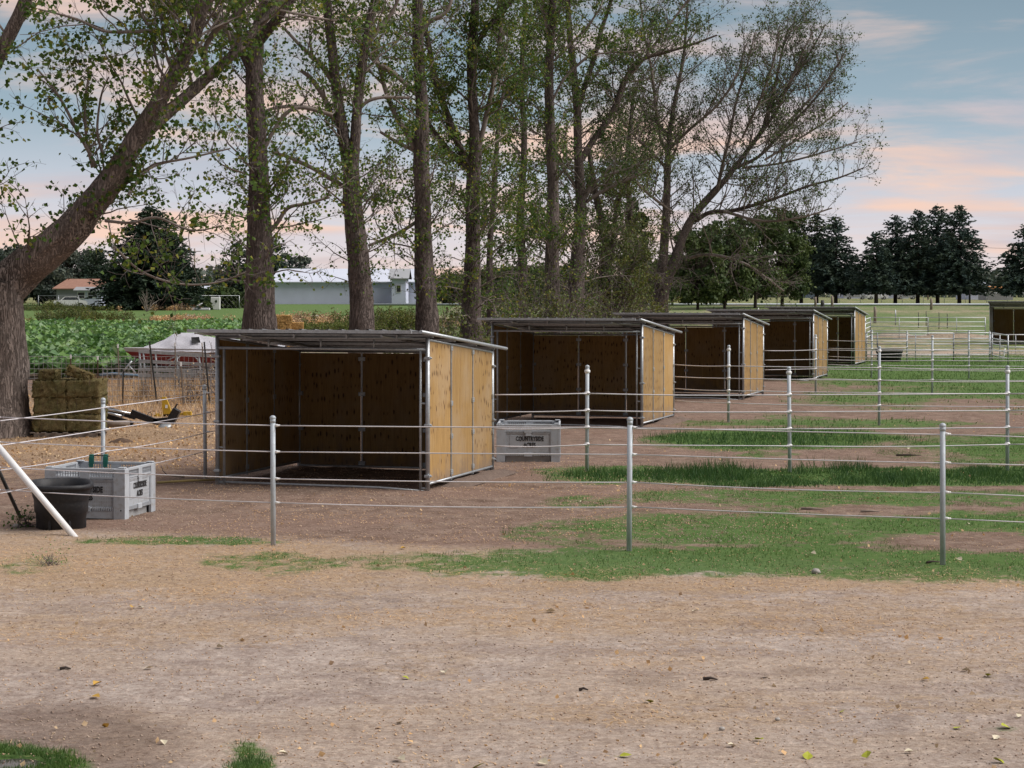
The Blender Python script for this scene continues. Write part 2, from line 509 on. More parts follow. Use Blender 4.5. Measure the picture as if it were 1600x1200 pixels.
# ------------------------------------------------------------ ground sheet
def patch(X, Y, px0, px1, py0, py1, val, soft=.35, seed=1):
    """soft-edged patch on the ground whose extent is given in photo pixels"""
    Yn, Yf = Yof(py1), Yof(py0)
    cy, ry = (Yn + Yf) / 2, (Yf - Yn) / 2
    pc, pr = (px0 + px1) / 2, (px1 - px0) / 2
    cx = (pc - 800) * cy / FP; rx = pr * cy / FP
    shp = X.shape; Xf = X.ravel(); Yf_ = Y.ravel()
    sel = np.nonzero((np.abs(Yf_ - cy) < ry * 1.7 + 1.2) & (np.abs(Xf - cx * Yf_ / cy) < rx * 1.7 + 1.2))[0]
    res = np.zeros(Xf.shape)
    if len(sel) == 0: return res.reshape(shp)
    X = Xf[sel]; Y = Yf_[sel]
    wx = (fbm(X * .9, Y * .5, seed + 31) - .5) * 1.6 * min(1.0, rx * .5)
    wy = (fbm(X * .9, Y * .5, seed + 57) - .5) * 1.6 * min(1.0, ry * .9)
    sl = cx / cy
    q = ((X + wx - (Y * sl if abs(sl) < 9 else cx)) / rx) ** 2 + ((Y + wy - cy) / ry) ** 2
    res[sel] = val * (1 - sstep(1 - soft, 1 + soft, np.sqrt(q)))
    return res.reshape(shp)

GREEN = [(700, 2300, 850, 906, 1.0), (940, 1750, 796, 856, .78), (960, 1700, 764, 792, .62), (850, 960, 775, 796, .45),
         (800, 960, 810, 850, .30), (1000, 1900, 731, 757, 1.0), (860, 1060, 728, 752, .8), (1090, 1210, 742, 763, 1.0),
         (1030, 1400, 672, 702, .85), (1380, 1800, 680, 724, .62), (1060, 1500, 655, 668, .55), (1280, 1900, 600, 640, .60),
         (1480, 1900, 603, 622, 1.1), (1270, 1900, 556, 604, 1.1), (1150, 1250, 706, 716, .4), (1300, 1330, 590, 604, .6),
         (110, 440, 838, 851, .55), (320, 530, 858, 896, .36), (-100, 135, 1166, 1260, 1.0), (335, 440, 1184, 1300, 1.0),
         (0, 120, 868, 900, .22), (1270, 1600, 618, 632, .6), (790, 850, 695, 708, .4), (1240, 1290, 1195, 1260, .2),
         (1470, 1700, 1140, 1150, .15), (1180, 1290, 645, 665, .25)]
BARE = [(1340, 1680, 824, 862, .95), (1010, 1220, 790, 805, .5), (1230, 1440, 792, 808, .8), (1090, 1350, 716, 724, .7),
        (1440, 1640, 622, 640, .9), (1240, 1500, 700, 722, .7), (940, 1130, 800, 840, .25), (1250, 1420, 826, 838, .3), (1000, 1700, 757, 766, .9)]
STRAW = [(-300, 800, 842, 935, .85), (600, 2000, 893, 930, .75), (-200, 345, 615, 725, .95), (150, 345, 585, 650, 1.0),
         (400, 1700, 930, 1000, .55), (-100, 500, 960, 1010, .5), (650, 1250, 1100, 1135, .5), (1250, 1700, 1080, 1120, .4), (850, 1200, 1000, 1040, .35), (-100, 330, 830, 870, .7), (560, 760, 1000, 1060, .35), (900, 1300, 1080, 1140, .35),
         (1300, 1700, 980, 1080, .3), (0, 360, 600, 640, .6), (1340, 1800, 530, 550, .9), (100, 300, 990, 1015, .4)]
def masks(X, Y):
    g = np.zeros_like(X); b = np.zeros_like(X); s = np.zeros_like(X)
    for i, q in enumerate(GREEN): g = np.maximum(g, patch(X, Y, *q, seed=i * 3))
    for i, q in enumerate(BARE): b = np.maximum(b, patch(X, Y, *q, seed=100 + i * 3))
    for i, q in enumerate(STRAW): s = np.maximum(s, patch(X, Y, *q, soft=.5, seed=200 + i * 3))
    g = g * (1 - b)
    # field beyond the paddocks
    far = sstep(104, 120, Y)
    n = fbm(X * .05, Y * .05, 77)
    g = np.maximum(g, far * (.10 + .75 * fbm(X * .12, Y * .06, 79) + .5 * (X < -8) * (Y > 170)) * (1 - .9 * sstep(300, 330, Y)))
    s = np.maximum(s, far * (.75 - .4 * n) * .8)
    s = np.maximum(s, sstep(300, 330, Y) * .8); g = np.maximum(g, sstep(300, 330, Y) * .42)
    g = g * (.62 + .6 * fbm(X * .55, Y * .4, 6)) + (fbm(X * 1.3, Y * .9, 5) - .5) * .45 * (g > .05)
    pad = sstep(-.4, .6, Y - (27.2 - .32 * (X + 3))) * (1 - sstep(100, 112, Y))      # trodden soil behind the front fence
    return np.clip(g, 0, 1), np.clip(s, 0, 1), np.clip(pad, 0, 1)

def grow_axis(lo, hi, step, f, far_lo, far_hi):
    a = list(np.arange(lo, hi, step))
    x, st = hi, step
    while x < far_hi: a.append(x); st *= f; x += st
    x, st = lo - step, step
    b = []
    while x > far_lo: b.append(x); st *= f; x -= st
    return np.array(b[::-1] + a)
xs = grow_axis(-11, 11, .10, 1.035, -2500, 2500)
ys = []
y = 12.0
while y < 2600:
    ys.append(y); y += max(.055, .0035 * (y - 2)) if y < 130 else (y - 60) * .02
ys = np.concatenate([[-300, -120, -50, -20, -5, 2, 6, 9, 10.5, 11.4], ys])
XX, YY = np.meshgrid(xs, ys)
def relief(X, Y):
    near = 1 - sstep(60, 140, np.abs(Y))
    ru = sum(np.exp(-((Y - (c0 + .10 * (X + 4) ** 1 * sl_ + .35 * np.sin(X * .35 + c0))) / .13) ** 2) for c0, sl_ in ((16.4, 1.0), (18.0, 1.0), (20.2, -.6), (21.7, -.6)))
    z = -.022 * ru * (.4 + fbm(X * .8, Y * .8, 71)) + (fbm(X * .28, Y * .28, 11) - .5) * .10 + (fbm(X * 1.7, Y * 1.7, 12) - .5) * .035 + (fbm(X * 7, Y * 7, 13, 3) - .5) * .018
    return z * near
g_, s_, p_ = masks(XX, YY)
ZZ = gz(YY) + relief(XX, YY)
# hollow with a puddle at the lower left edge
pdx, pdy = G(8, 1190)[:2]
dd = np.sqrt(((XX - pdx) / .42) ** 2 + ((YY - pdy) / .45) ** 2)
ZZ = ZZ - .05 * np.exp(-dd ** 2)
nx, ny = len(xs), len(ys)
idx = np.arange(nx * ny).reshape(ny, nx)
quads = np.stack([idx[:-1, :-1], idx[:-1, 1:], idx[1:, 1:], idx[1:, :-1]], -1).reshape(-1, 4)
gme = mesh_np('ground', np.stack([XX, YY, ZZ], -1).reshape(-1, 3), [quads], smooth=True)
ca = gme.color_attributes.new('cover', 'FLOAT_COLOR', 'POINT')
wet = np.clip(patch(XX, YY, -200, 290, 1090, 1400, 1.0, .3), 0, 1)
for i, q in enumerate([(330, 600, 925, 972, .40), (960, 1060, 1036, 1072, .5), (1205, 1295, 1043, 1058, .6), (1378, 1425, 1100, 1170, .35), (560, 602, 1056, 1082, .45),
                       (50, 160, 940, 962, .35), (660, 1300, 905, 930, .35), (860, 1010, 1100, 1150, .25), (300, 700, 1120, 1150, .25), (1080, 1400, 960, 990, .3), (-50, 240, 1010, 1040, .2), (1440, 1600, 1140, 1190, .3)]):
    wet = np.maximum(wet, patch(XX, YY, *q, .6, 400 + i * 5))
ca.data.foreach_set('color', np.stack([g_, s_, p_, wet], -1).astype(np.float32).ravel())

def groundmat():
    M = NM('dirt and thin grass')
    at = M.n('ShaderNodeAttribute', attribute_name='cover')
    sp = M.n('ShaderNodeSeparateColor', {0: at.outputs['Color']})
    gr, st, pd = sp.outputs[0], sp.outputs[1], sp.outputs[2]
    wt = at.outputs['Alpha']
    W = M.wcoord()
    n_big = M.noise(M.wcoord((.55, 1.1, 1)), .42, 5, .65, .5)
    n_mid = M.noise(W, 2.3, 6, .65, .6)
    n_fin = M.noise(W, 17, 8, .75)
    n_gr = M.noise(W, 75, 4, .8)
    n_st = M.noise(M.wcoord((1.0, 3.2, 1)), 5.0, 7, .7, 1.5)
    dirt = M.ramp(n_mid, [(.3, (.35, .29, .255)), (.5, (.475, .405, .36)), (.7, (.58, .51, .46))])
    dirt = M.mix(M.ramp(n_big, [(.44, 0.0), (.56, .75)]), dirt, (.50, .405, .325))
    dirt = M.mix(M.ramp(n_st, [(.42, 0.0), (.66, .55)]), dirt, (.29, .23, .20))
    soil = M.ramp(n_mid, [(.3, (.13, .088, .068)), (.5, (.225, .165, .132)), (.72, (.34, .265, .215))])
    soil = M.mix(M.ramp(n_big, [(.38, 0.0), (.62, .6)]), soil, (.27, .185, .15))
    dirt = M.mix(M.ramp(M.noise(M.wcoord((.35, 1.6, 1)), .9, 6, .7, 1.0), [(.41, .5), (.49, 0.0)]), dirt, (.33, .265, .235))
    c = M.mix(pd, dirt, soil)
    c = M.mix(M.math('MULTIPLY', wt, .6), c, M.ramp(n_mid, [(.3, (.085, .055, .042)), (.7, (.21, .145, .11))]))
    straw = M.ramp(n_fin, [(.3, (.26, .18, .115)), (.5, (.42, .30, .195)), (.7, (.56, .43, .29))])
    sf = M.math('MULTIPLY', M.ramp(M.math('ADD', st, M.math('MULTIPLY_ADD', M.noise(W, 3.2, 7, .75), 2.6, -1.3)), [(.2, 0.0), (.85, 1.0)]), .8)
    c = M.mix(sf, c, straw)
    sp1 = M.noise(M.wcoord((1.5, 1, 1)), 6.5, 6, .72)
    c = M.mix(M.ramp(sp1, [(.42, .6), (.52, 0.0)]), c, M.mix(1.0, c, (.74, .70, .68), 'MULTIPLY'))
    sp2 = M.noise(M.wcoord((1.5, 1, 1)), 12.0, 5, .7)
    c = M.mix(M.ramp(sp2, [(.52, 0.0), (.60, .8)]), c, M.mix(1.0, c, (1.28, 1.27, 1.25), 'MULTIPLY'))
    c = M.mix(M.ramp(M.noise(M.wcoord((1.4, 1, 1)), 20.0, 4, .7), [(.36, .8), (.46, 0.0)]), c, M.mix(1.0, c, (.62, .56, .52), 'MULTIPLY'))
    # crumbs, flecks
    c = M.mix(M.ramp(n_gr, [(.48, 0.0), (.62, .6)]), c, M.mix(1.0, c, (.62, .57, .54), 'MULTIPLY'))
    c = M.mix(M.ramp(n_fin, [(.51, 0.0), (.68, .6)]), c, M.mix(1.0, c, (.60, .54, .50), 'MULTIPLY'))
    c = M.mix(M.ramp(M.noise(W, 34, 5, .8), [(.53, 0.0), (.70, .7)]), c, M.mix(1.0, c, (1.35, 1.32, 1.28), 'MULTIPLY'))
    vo = M.n('ShaderNodeTexVoronoi', {'Vector': W, 'Scale': 26.0}, feature='F1').outputs[0]
    c = M.mix(M.ramp(vo, [(.05, .6), (.12, 0.0)]), c, (.55, .47, .38))
    # green cover
    gn = M.math('MULTIPLY_ADD', M.noise(M.wcoord((1, .8, 1)), 3.4, 8, .78), 3.2, -1.36)
    gf = M.ramp(M.math('ADD', gr, gn), [(.25, 0.0), (.75, .92)])
    gf = M.math('MULTIPLY', gf, M.ramp(gr, [(.02, 0.0), (.2, 1.0)]))
    green = M.ramp(M.noise(W, 11, 6, .75), [(.3, (.04, .095, .022)), (.5, (.075, .155, .036)), (.7, (.135, .19, .065))])
    c = M.mix(gf, c, green)
    hgt = M.math('ADD', M.math('MULTIPLY', n_fin, .6), M.math('MULTIPLY_ADD', n_st, .8, M.math('MULTIPLY', n_gr, .25)))
    M.bsdf(c, .95, 0, hgt, .75, .04, .1)
    return M.m
gme.materials.append(groundmat())
go = link('ground', gme)
tagit(go, kind='structure')
go['label'] = 'bare brown dirt and patchy grass ground'

def gh(X, Y):
    return float(gz(Y)) + float(relief(np.array([X]), np.array([Y]))[0])
def ghv(X, Y):
    return gz(Y) + relief(X, Y)

# ------------------------------------------------------------ loose cover: blades, straw, crumbs
RG = np.random.default_rng(7)
def blades(name, X, Y, h, wd, lean, mat, label, flat=False, z0=None):
    n = len(X)
    Z = ghv(X, Y) if z0 is None else z0
    a = RG.uniform(0, 2 * np.pi, n)
    la = RG.uniform(0, 2 * np.pi, n)
    base = np.stack([X, Y, Z - .005], -1)
    side = np.stack([np.cos(a), np.sin(a), np.zeros(n)], -1) * (wd / 2)[:, None]
    tip = base + np.stack([np.cos(la) * lean * h, np.sin(la) * lean * h, h * np.sqrt(np.clip(1 - lean ** 2, .02, 1))], -1)
    if flat:
        side = np.stack([-np.sin(la), np.cos(la), np.zeros(n)], -1) * (wd / 2)[:, None]
        base[:, 2] += .008
        tip = base + np.stack([np.cos(la) * h, np.sin(la) * h, RG.uniform(0, .25, n) * h], -1)
    v = np.stack([base - side, base + side, tip], 1).reshape(-1, 3)
    f = np.arange(3 * n).reshape(-1, 3)
    o = link(name, mesh_np(name, v, [f], mat))
    return tagit(o, label, kind='stuff')
def sample(n, x0, x1, y0, y1, fn, power=1.0):
    X = RG.uniform(x0, x1, n); Y = y0 + (y1 - y0) * RG.uniform(0, 1, n) ** power
    keep = RG.uniform(0, 1, n) < fn(X, Y)
    return X[keep], Y[keep]
def tallmask(X, Y):
    m = patch(X, Y, 960, 1900, 732, 756, 1.1, .25, 15)
    m = np.maximum(m, patch(X, Y, 860, 1060, 734, 751, .5, .3, 18))
    m = np.maximum(m, patch(X, Y, 1090, 1210, 742, 763, 1.0, .3, 21))
    m = np.maximum(m, patch(X, Y, 1480, 1900, 603, 622, 1.0, .3, 36))
    m = np.maximum(m, patch(X, Y, 1030, 1390, 676, 698, .25, .4, 24))
    return m * np.clip((fbm(X * 1.1, Y * .8, 88, 4) - .22) * 5, .15, 1)
def fg(X, Y): return np.clip(masks(X, Y)[0] * 1.2 - .1 + (fbm(X * 2.2, Y * 1.6, 66, 4) - .5) * 2.6, 0, 1) * (masks(X, Y)[0] > .04)
X1, Y1 = sample(260000, -8, 12.5, 22.5, 48, fg, .8)
h = RG.uniform(.02, .055, len(X1)) * (.8 + .5 * fbm(X1 * 2, Y1 * 2, 9))
blades('short_grass', X1, Y1, h, RG.uniform(.006, .012, len(X1)), RG.uniform(.1, .8, len(X1)), MAT['grass'], 'short thin green grass along the front fence')
X2, Y2 = sample(330000, -1, 16, 33, 62, tallmask)
h = RG.uniform(.05, .21, len(X2)) * (.1 + 3.2 * fbm(X2 * 1.3, Y2 * .9, 19) ** 2.2)
blades('tall_grass', X2, Y2, h, RG.uniform(.010, .018, len(X2)), RG.uniform(.1, .75, len(X2)), MAT['grass_tall'], 'tall dark green grass strip behind the front paddock')
X3, Y3 = sample(70000, 3, 32, 48, 110, fg)
h = RG.uniform(.05, .12, len(X3))
blades('paddock_grass', X3, Y3, h, RG.uniform(.015, .03, len(X3)), RG.uniform(.1, .7, len(X3)), MAT['grass'], 'green grass in the far paddocks')
def cornerm(X, Y):
    return (np.hypot((X - pdx) / .28, (Y - pdy) / .25) > 1) * np.clip(np.maximum(patch(X, Y, -100, 135, 1166, 1260, 1.0, .35, 54), patch(X, Y, 335, 440, 1184, 1300, 1.0, .3, 57)) * 1.2 - .15, 0, 1)
X4, Y4 = sample(60000, -4.2, -1.0, 13.2, 15.6, cornerm)
h = RG.uniform(.02, .06, len(X4))
blades('corner_grass', X4, Y4, h, RG.uniform(.004, .008, len(X4)), RG.uniform(.1, .8, len(X4)), MAT['grass'], 'small green grass clumps at the near left edge')
def fs(X, Y): return np.clip(masks(X, Y)[1] * .75 + .02, 0, 1)
X5, Y5 = sample(420000, -12, 9, 13, 50, fs, 1.2)
h = RG.uniform(.02, .10, len(X5))
blades('straw_litter', X5, Y5, h, RG.uniform(.004, .012, len(X5)), RG.uniform(0, .5, len(X5)), MAT['straw'], 'loose dry straw scattered over the dirt', flat=True)
def fdry(X, Y): return np.maximum(patch(X, Y, 120, 420, 588, 648, 1.0, .3, 203), .9 * patch(X, Y, 240, 345, 648, 664, .3, .3, 204))
X6, Y6 = sample(22000, -16, -4, 52, 84, fdry)
h = RG.uniform(.08, .42, len(X6)) * (.4 + fbm(X6 * 1.2, Y6 * 1.2, 29))
blades('dry_grass', X6, Y6, h, RG.uniform(.012, .03, len(X6)), RG.uniform(.1, .7, len(X6)), MAT['dryweed'], 'tall dry tan grass along the wire mesh fence')
# dry weeds strip beyond the squash field and under the trees
n = 16000
X7 = RG.uniform(-52, 6, n); Y7 = RG.uniform(176, 196, n) + RG.normal(0, 2, n)
h = RG.uniform(.10, .5, n) * (.3 + fbm(X7 * .2, Y7 * .2, 41)) * 1.2
blades('weed_strip', X7, Y7, h, RG.uniform(.05, .12, n), RG.uniform(.1, .6, n), MAT['dryweed'], 'brown weed strip at the far edge of the squash field')
# soil crumbs
def crumbs(name, X, Y, r, mat, label):
    n = len(X)
    o8 = np.array([(1, 0, 0), (-1, 0, 0), (0, 1, 0), (0, -1, 0), (0, 0, .7), (0, 0, -.5)], float)
    f8 = np.array([(0, 2, 4), (2, 1, 4), (1, 3, 4), (3, 0, 4), (2, 0, 5), (1, 2, 5), (3, 1, 5), (0, 3, 5)])
    jit = RG.uniform(.6, 1.3, (n, 6, 1))
    v = o8[None] * r[:, None, None] * jit
    a = RG.uniform(0, 6.28, n); c, s = np.cos(a)[:, None], np.sin(a)[:, None]
    v = np.stack([v[..., 0] * c - v[..., 1] * s, v[..., 0] * s + v[..., 1] * c, v[..., 2]], -1)
    v += np.stack([X, Y, ghv(X, Y) + r * .2], -1)[:, None]
    f = (f8[None] + (np.arange(n) * 6)[:, None, None]).reshape(-1, 3)
    return tagit(link(name, mesh_np(name, v.reshape(-1, 3), [f], mat)), label, kind='stuff')
n = 15000
Yc = 13.3 + 30 * RG.uniform(0, 1, n) ** 1.3; Xc = RG.uniform(-.27, .27, n) * Yc
crumbs('soil_crumbs', Xc, Yc, RG.uniform(.005, .014, n), MAT['clod'], 'small crumbs of soil and grit on the dirt')
n = 9000
Yc = RG.uniform(27, 40, n); Xc = RG.uniform(-5.5, 4, n)
crumbs('droppings', Xc, Yc, RG.uniform(.006, .018, n), MAT['clod'], 'coarse soil crumbs in front of the open shelters')

# puddle
m = MB()
N = 28
ring = [(pdx + .24 * math.cos(6.283 * i / N) * (1 + .18 * math.sin(3 * 6.283 * i / N + 1)), pdy + .20 * math.sin(6.283 * i / N) * (1 + .15 * math.sin(2 * 6.283 * i / N)), 0) for i in range(N)]
m.raw(ring, [tuple(range(N))])
M = NM('still water'); M.bsdf((.05, .045, .04), .05, spec=.8, bump=M.noise(M.wcoord(), 9, 3), bstr=.1, bdist=.004)
pz = gh(pdx, pdy) - .05 + .022
o = m.build('puddle', M.m, loc=(0, 0, pz))
tagit(o, kind='structure')

# squash field
def discs(name, X, Y, Z, r, tilt, mat, label, parent=None):
    n = len(X); k = 6
    a = RG.uniform(0, 6.28, n)
    t = np.arange(k) / k * 2 * np.pi
    rr = r[:, None] * RG.uniform(.75, 1.15, (n, k))
    px_, py_ = np.cos(t)[None] * rr, np.sin(t)[None] * rr
    tl = RG.uniform(-tilt, tilt, (n, 2))
    vz = px_ * tl[:, :1] + py_ * tl[:, 1:] - (rr * .12)
    v = np.stack([px_ + X[:, None], py_ + Y[:, None], vz + Z[:, None]], -1)
    c = np.stack([X, Y, Z], -1)[:, None]
    v = np.concatenate([v, c], 1)
    ii = np.arange(n)[:, None, None] * (k + 1)
    f = np.array([(i, (i + 1) % k, k) for i in range(k)])[None] + ii
    o = link(name, mesh_np(name, v.reshape(-1, 3), [f.reshape(-1, 3)], mat), parent)
    return tagit(o, label, kind='stuff')
n = 24000
Ys = 78 + 96 * RG.uniform(0, 1, n) ** 1.35
Xs = RG.uniform(-.265, -.118, n) * Ys
hgt = (.10 + .75 * fbm(Xs * .35, Ys * .35, 61))
discs('squash_field', Xs, Ys, gz(Ys) + hgt, RG.uniform(.08, .22, n), 1.2, MAT['squash'], 'field of broad green squash leaves on the left')

# ------------------------------------------------------------ trees
class TubeAcc:
    def __init__(s): s.v = []; s.q = []; s.n = 0
    def add(s, pts, rad, sides, gnarl=0.0, seed=0):
        pts = np.asarray(pts, float); k = len(pts)
        rad = np.broadcast_to(np.asarray(rad, float), (k,))
        t = np.empty_like(pts)
        t[1:-1] = pts[2:] - pts[:-2]; t[0] = pts[1] - pts[0]; t[-1] = pts[-1] - pts[-2]
        t /= np.linalg.norm(t, axis=1, keepdims=True) + 1e-12
        ref = np.array([0.31, 0.95, 0.05]) if abs(t[0, 2]) > .5 else np.array([0.05, 0.1, 1.0])
        u = np.cross(t, ref); u /= np.linalg.norm(u, axis=1, keepdims=True) + 1e-12
        w_ = np.cross(t, u)
        a = np.arange(sides) * 2 * np.pi / sides
        rr = rad[:, None] * np.ones(sides)[None]
        if gnarl > 0:
            zc = np.cumsum(np.r_[0, np.linalg.norm(np.diff(pts, axis=0), axis=1)])
            A = a[None] + np.zeros((k, 1)); Zc = zc[:, None] + np.zeros((1, sides))
            f1 = fbm(np.cos(A) * 2.2 + 9 + seed, np.sin(A) * 2.2 + Zc * .5, seed + 3, 3) - .5
            f2 = fbm(np.cos(A) * 7 + 20, np.sin(A) * 7 + Zc * 1.6 + seed, seed + 5, 3) - .5
            rr = rr * (1 + gnarl * (f1 * .9 + f2 * .8))
        v = pts[:, None] + rr[..., None] * (u[:, None] * np.cos(a)[None, :, None] + w_[:, None] * np.sin(a)[None, :, None])
        i = np.arange(k - 1)[:, None] * sides; j = np.arange(sides)[None]; j2 = (j + 1) % sides
        q = np.stack([i + j, i + j2, i + sides + j2, i + sides + j], -1).reshape(-1, 4) + s.n
        s.v.append(v.reshape(-1, 3)); s.q.append(q); s.n += k * sides
    def mesh(s, name, mat, off):
        return mesh_np(name, np.concatenate(s.v) - off, [np.concatenate(s.q)], mat, smooth=True)

def catmull(pts, n):
    pts = np.asarray(pts, float)
    p = np.vstack([2 * pts[0] - pts[1], pts, 2 * pts[-1] - pts[-2]])
    out = []
    for i in range(len(pts) - 1):
        a, b, c, d = p[i], p[i + 1], p[i + 2], p[i + 3]
        for t in np.arange(n) / n:
            out.append(.5 * (2 * b + (c - a) * t + (2 * a - 5 * b + 4 * c - d) * t ** 2 + (3 * b - a - 3 * c + d) * t ** 3))
    out.append(pts[-1])
    return np.array(out)

def leaf_mesh(name, C, size, mat, off, rng, droop=.6):
    """folded pointed leaves: four corners, two triangles"""
    n = len(C)
    d = rng.normal(0, 1, (n, 3)); d[:, 2] -= droop
    d /= np.linalg.norm(d, axis=1, keepdims=True)
    s = np.cross(d, rng.normal(0, 1, (n, 3))); s /= np.linalg.norm(s, axis=1, keepdims=True) + 1e-9
    u = np.cross(d, s)
    sz = size[:, None]
    p0 = C
    p1 = C + d * sz * .42 + s * sz * .46 + u * sz * .12
    p2 = C + d * sz
    p3 = C + d * sz * .42 - s * sz * .46 + u * sz * .12
    v = np.stack([p0, p1, p2, p3], 1).reshape(-1, 3) - off
    i = np.arange(n)[:, None] * 4
    f = np.concatenate([i + np.array([[0, 1, 2]]), i + np.array([[0, 2, 3]])])
    return mesh_np(name, v, [f], mat)

UP = np.array([0, 0, 1.0])
def unit(v): return v / (np.linalg.norm(v) + 1e-12)
def wander(rng, p, d, Ln, k, wob, trop):
    pts = [p]; step = Ln / k
    for i in range(k):
        d = unit(d + rng.normal(0, wob, 3) + np.array([0, 0, trop]))
        p = p + d * step
        pts.append(p)
    return np.array(pts), d

def tree(label, Y, stems, seed, bark_, leafm, lsize=.10, nside=1.0, leafd=1.0, base_py=None,
         zlow=2.0, brlen=(1.6, 4.2), low_bare=4.5, trunk_green=1.0, topcut=None, name='cottonwood_tree', cat='tree', subs=8, group='cottonwood trees in the row behind the shelters', updir=.35, lowx=1.0, tmin=.0035, up=.8):
    rng = np.random.default_rng(seed)
    big = TubeAcc(); mid = TubeAcc(); tw = TubeAcc()
    lf = []
    x0 = None
    base = None
    for si, st in enumerate(stems):
        px_ = np.array([q[:3] for q in st], float)
        dy = np.array([q[3] if len(q) > 3 else 0.0 for q in st])
        Ya = Y + dy
        pts = np.stack([(px_[:, 0] - 800) * Ya / FP, Ya, CH - (px_[:, 1] - HOR) * Ya / FP], -1)
        rad = px_[:, 2] * Y / FP * np.interp(px_[:, 1], [240, 500], [up, 1.0 if up > .55 else .85])
        if si == 0:
            z0 = float(gz(Y)) - .15
            p0 = pts[0].copy(); p0[2] = z0
            if pts[0, 2] > z0 + .3:
                pts = np.vstack([p0, pts]); rad = np.r_[rad[0] * 1.25, rad]
            else: pts[0, 2] = z0
            base = np.array([pts[0, 0], Y, float(gz(Y))])
        c4 = catmull(np.hstack([pts, rad[:, None]]), 7 if rad.max() > .12 else 5)
        pts, rad = c4[:, :3], np.maximum(c4[:, 3], .006)
        (big if rad.max() > .11 else mid).add(pts, rad, 22 if rad.max() > .35 else (14 if rad.max() > .11 else 7), .32 if rad.max() > .11 else .1, seed + si)
        seg = np.linalg.norm(np.diff(pts, axis=0), axis=1); cum = np.r_[0, np.cumsum(seg)]
        Ls = cum[-1]
        def at(s_):
            i = min(len(seg) - 1, np.searchsorted(cum, s_) - 1 if s_ > 0 else 0); i = max(i, 0)
            f = (s_ - cum[i]) / max(seg[i], 1e-6)
            return pts[i] * (1 - f) + pts[i + 1] * f, unit(pts[i + 1] - pts[i]), rad[i] * (1 - f) + rad[i + 1] * f
        nb = int(Ls * 3.1 * nside)
        lowb = int(20 * lowx) if si == 0 else 0
        for b in range(nb + lowb):
            s_ = Ls * (rng.uniform(.0, 1) ** .85)
            if b >= nb: s_ = min(Ls, rng.uniform(zlow, low_bare + 2.0))
            p, t, r = at(s_)
            if p[2] < zlow: continue
            hi = p[2] > low_bare
            a = rng.normal(0, 1, 3); a = unit(a - t * a.dot(t)); 
            if a[2] < 0 and rng.uniform() < .5: a[2] *= -1
            d = unit(a + t * rng.uniform(.1, .8) + UP * (updir * rng.uniform(.2, 1) if hi else rng.uniform(-.1, .35)))
            Ln = rng.uniform(*brlen) * (1.0 if hi else .8) * min(1.0, .35 + r / .12)
            br = min(r * .5, .008 + Ln * .011)
            bp, _ = wander(rng, p + a * r * .6, d, Ln, 7, .13, .05 if hi else -.035)
            brr = np.linspace(br, .006, 8)
            (mid if br > .02 else tw).add(bp, brr, 5 if br > .02 else 4)
            clump = rng.uniform(.25, 1.3) * leafd
            if not hi: clump *= (.35 + .5 * rng.uniform()) * (.5 if b >= nb else 1)
            for q in range(int(subs * min(1.3, Ln / 2.5) + .5)):
                f = rng.uniform(.18, 1.0); i = min(6, int(f * 7)); ff = f * 7 - i
                sp = bp[i] * (1 - ff) + bp[i + 1] * ff
                bt = unit(bp[i + 1] - bp[i])
                a2 = rng.normal(0, 1, 3); a2 = unit(a2 - bt * a2.dot(bt))
                d2 = unit(a2 * .9 + bt * .8 + UP * (.25 * updir / .35 if hi else -.05))
                L2 = rng.uniform(.35, 1.25) * (1.15 - .5 * f) * min(1.3, .5 + Ln / 4)
                p2, _ = wander(rng, sp, d2, L2, 4, .16, .03 if hi else -.05)
                tw.add(p2, np.linspace(max(.0055, tmin * 1.4, br * .38), tmin, 5), 3)
                nl = rng.poisson(15 * clump * L2)
                if nl:
                    tt = rng.uniform(.25, 1.05, nl) * 4; ii = np.minimum(3, tt.astype(int)); f3 = (tt - ii)[:, None]
                    lf.append(p2[ii] * (1 - f3) + p2[ii + 1] * f3 + rng.normal(0, .085, (nl, 3)))
                for q3 in range(2):
                    f = rng.uniform(.3, .95) * 4; i = min(3, int(f)); ff = f - i
                    sp3 = p2[i] * (1 - ff) + p2[i + 1] * ff
                    d3 = unit(rng.normal(0, 1, 3) + unit(p2[i + 1] - p2[i]) * 1.2 + UP * (.15 if hi else -.1))
                    L3 = rng.uniform(.2, .6)
                    p3, _ = wander(rng, sp3, d3, L3, 2, .15, 0)
                    tw.add(p3, [tmin * 1.2, tmin, tmin * .85], 3)
                    nl = rng.poisson(7 * clump)
                    if nl:
                        f3 = rng.uniform(.3, 1.15, nl)[:, None]
                        lf.append(sp3 + (p3[-1] - sp3) * f3 + rng.normal(0, .07, (nl, 3)))
        # leafy sprouts hugging the stem
        if trunk_green > 0 and rad.max() > .1:
            for b in range(int(Ls * 1.5 * trunk_green)):
                p, t, r = at(rng.uniform(0, Ls))
                if p[2] < zlow: continue
                a = unit(rng.normal(0, 1, 3) * np.array([1, 1, .3]))
                if a[1] > .3: a[1] *= -1
                c = p + a * (r + .12)
                for q in range(3):
                    e, _ = wander(rng, p + a * r * .8, unit(a + rng.normal(0, .5, 3)), rng.uniform(.25, .7), 3, .2, .0)
                    tw.add(e, [.006, .005, .004, .003], 3)
                nl = rng.integers(8, 42)
                lf.append(c + rng.normal(0, .17, (nl, 3)))
    t_ = thing(name, label, cat, tuple(base), group=group)
    link('trunk', big.mesh('trunk', bark_, base), t_)
    if mid.n: link('limb', mid.mesh('limb', MAT['limb'], base), t_)
    if tw.n: link('twig', tw.mesh('twig', MAT['twig'], base), t_)['kind'] = 'stuff'
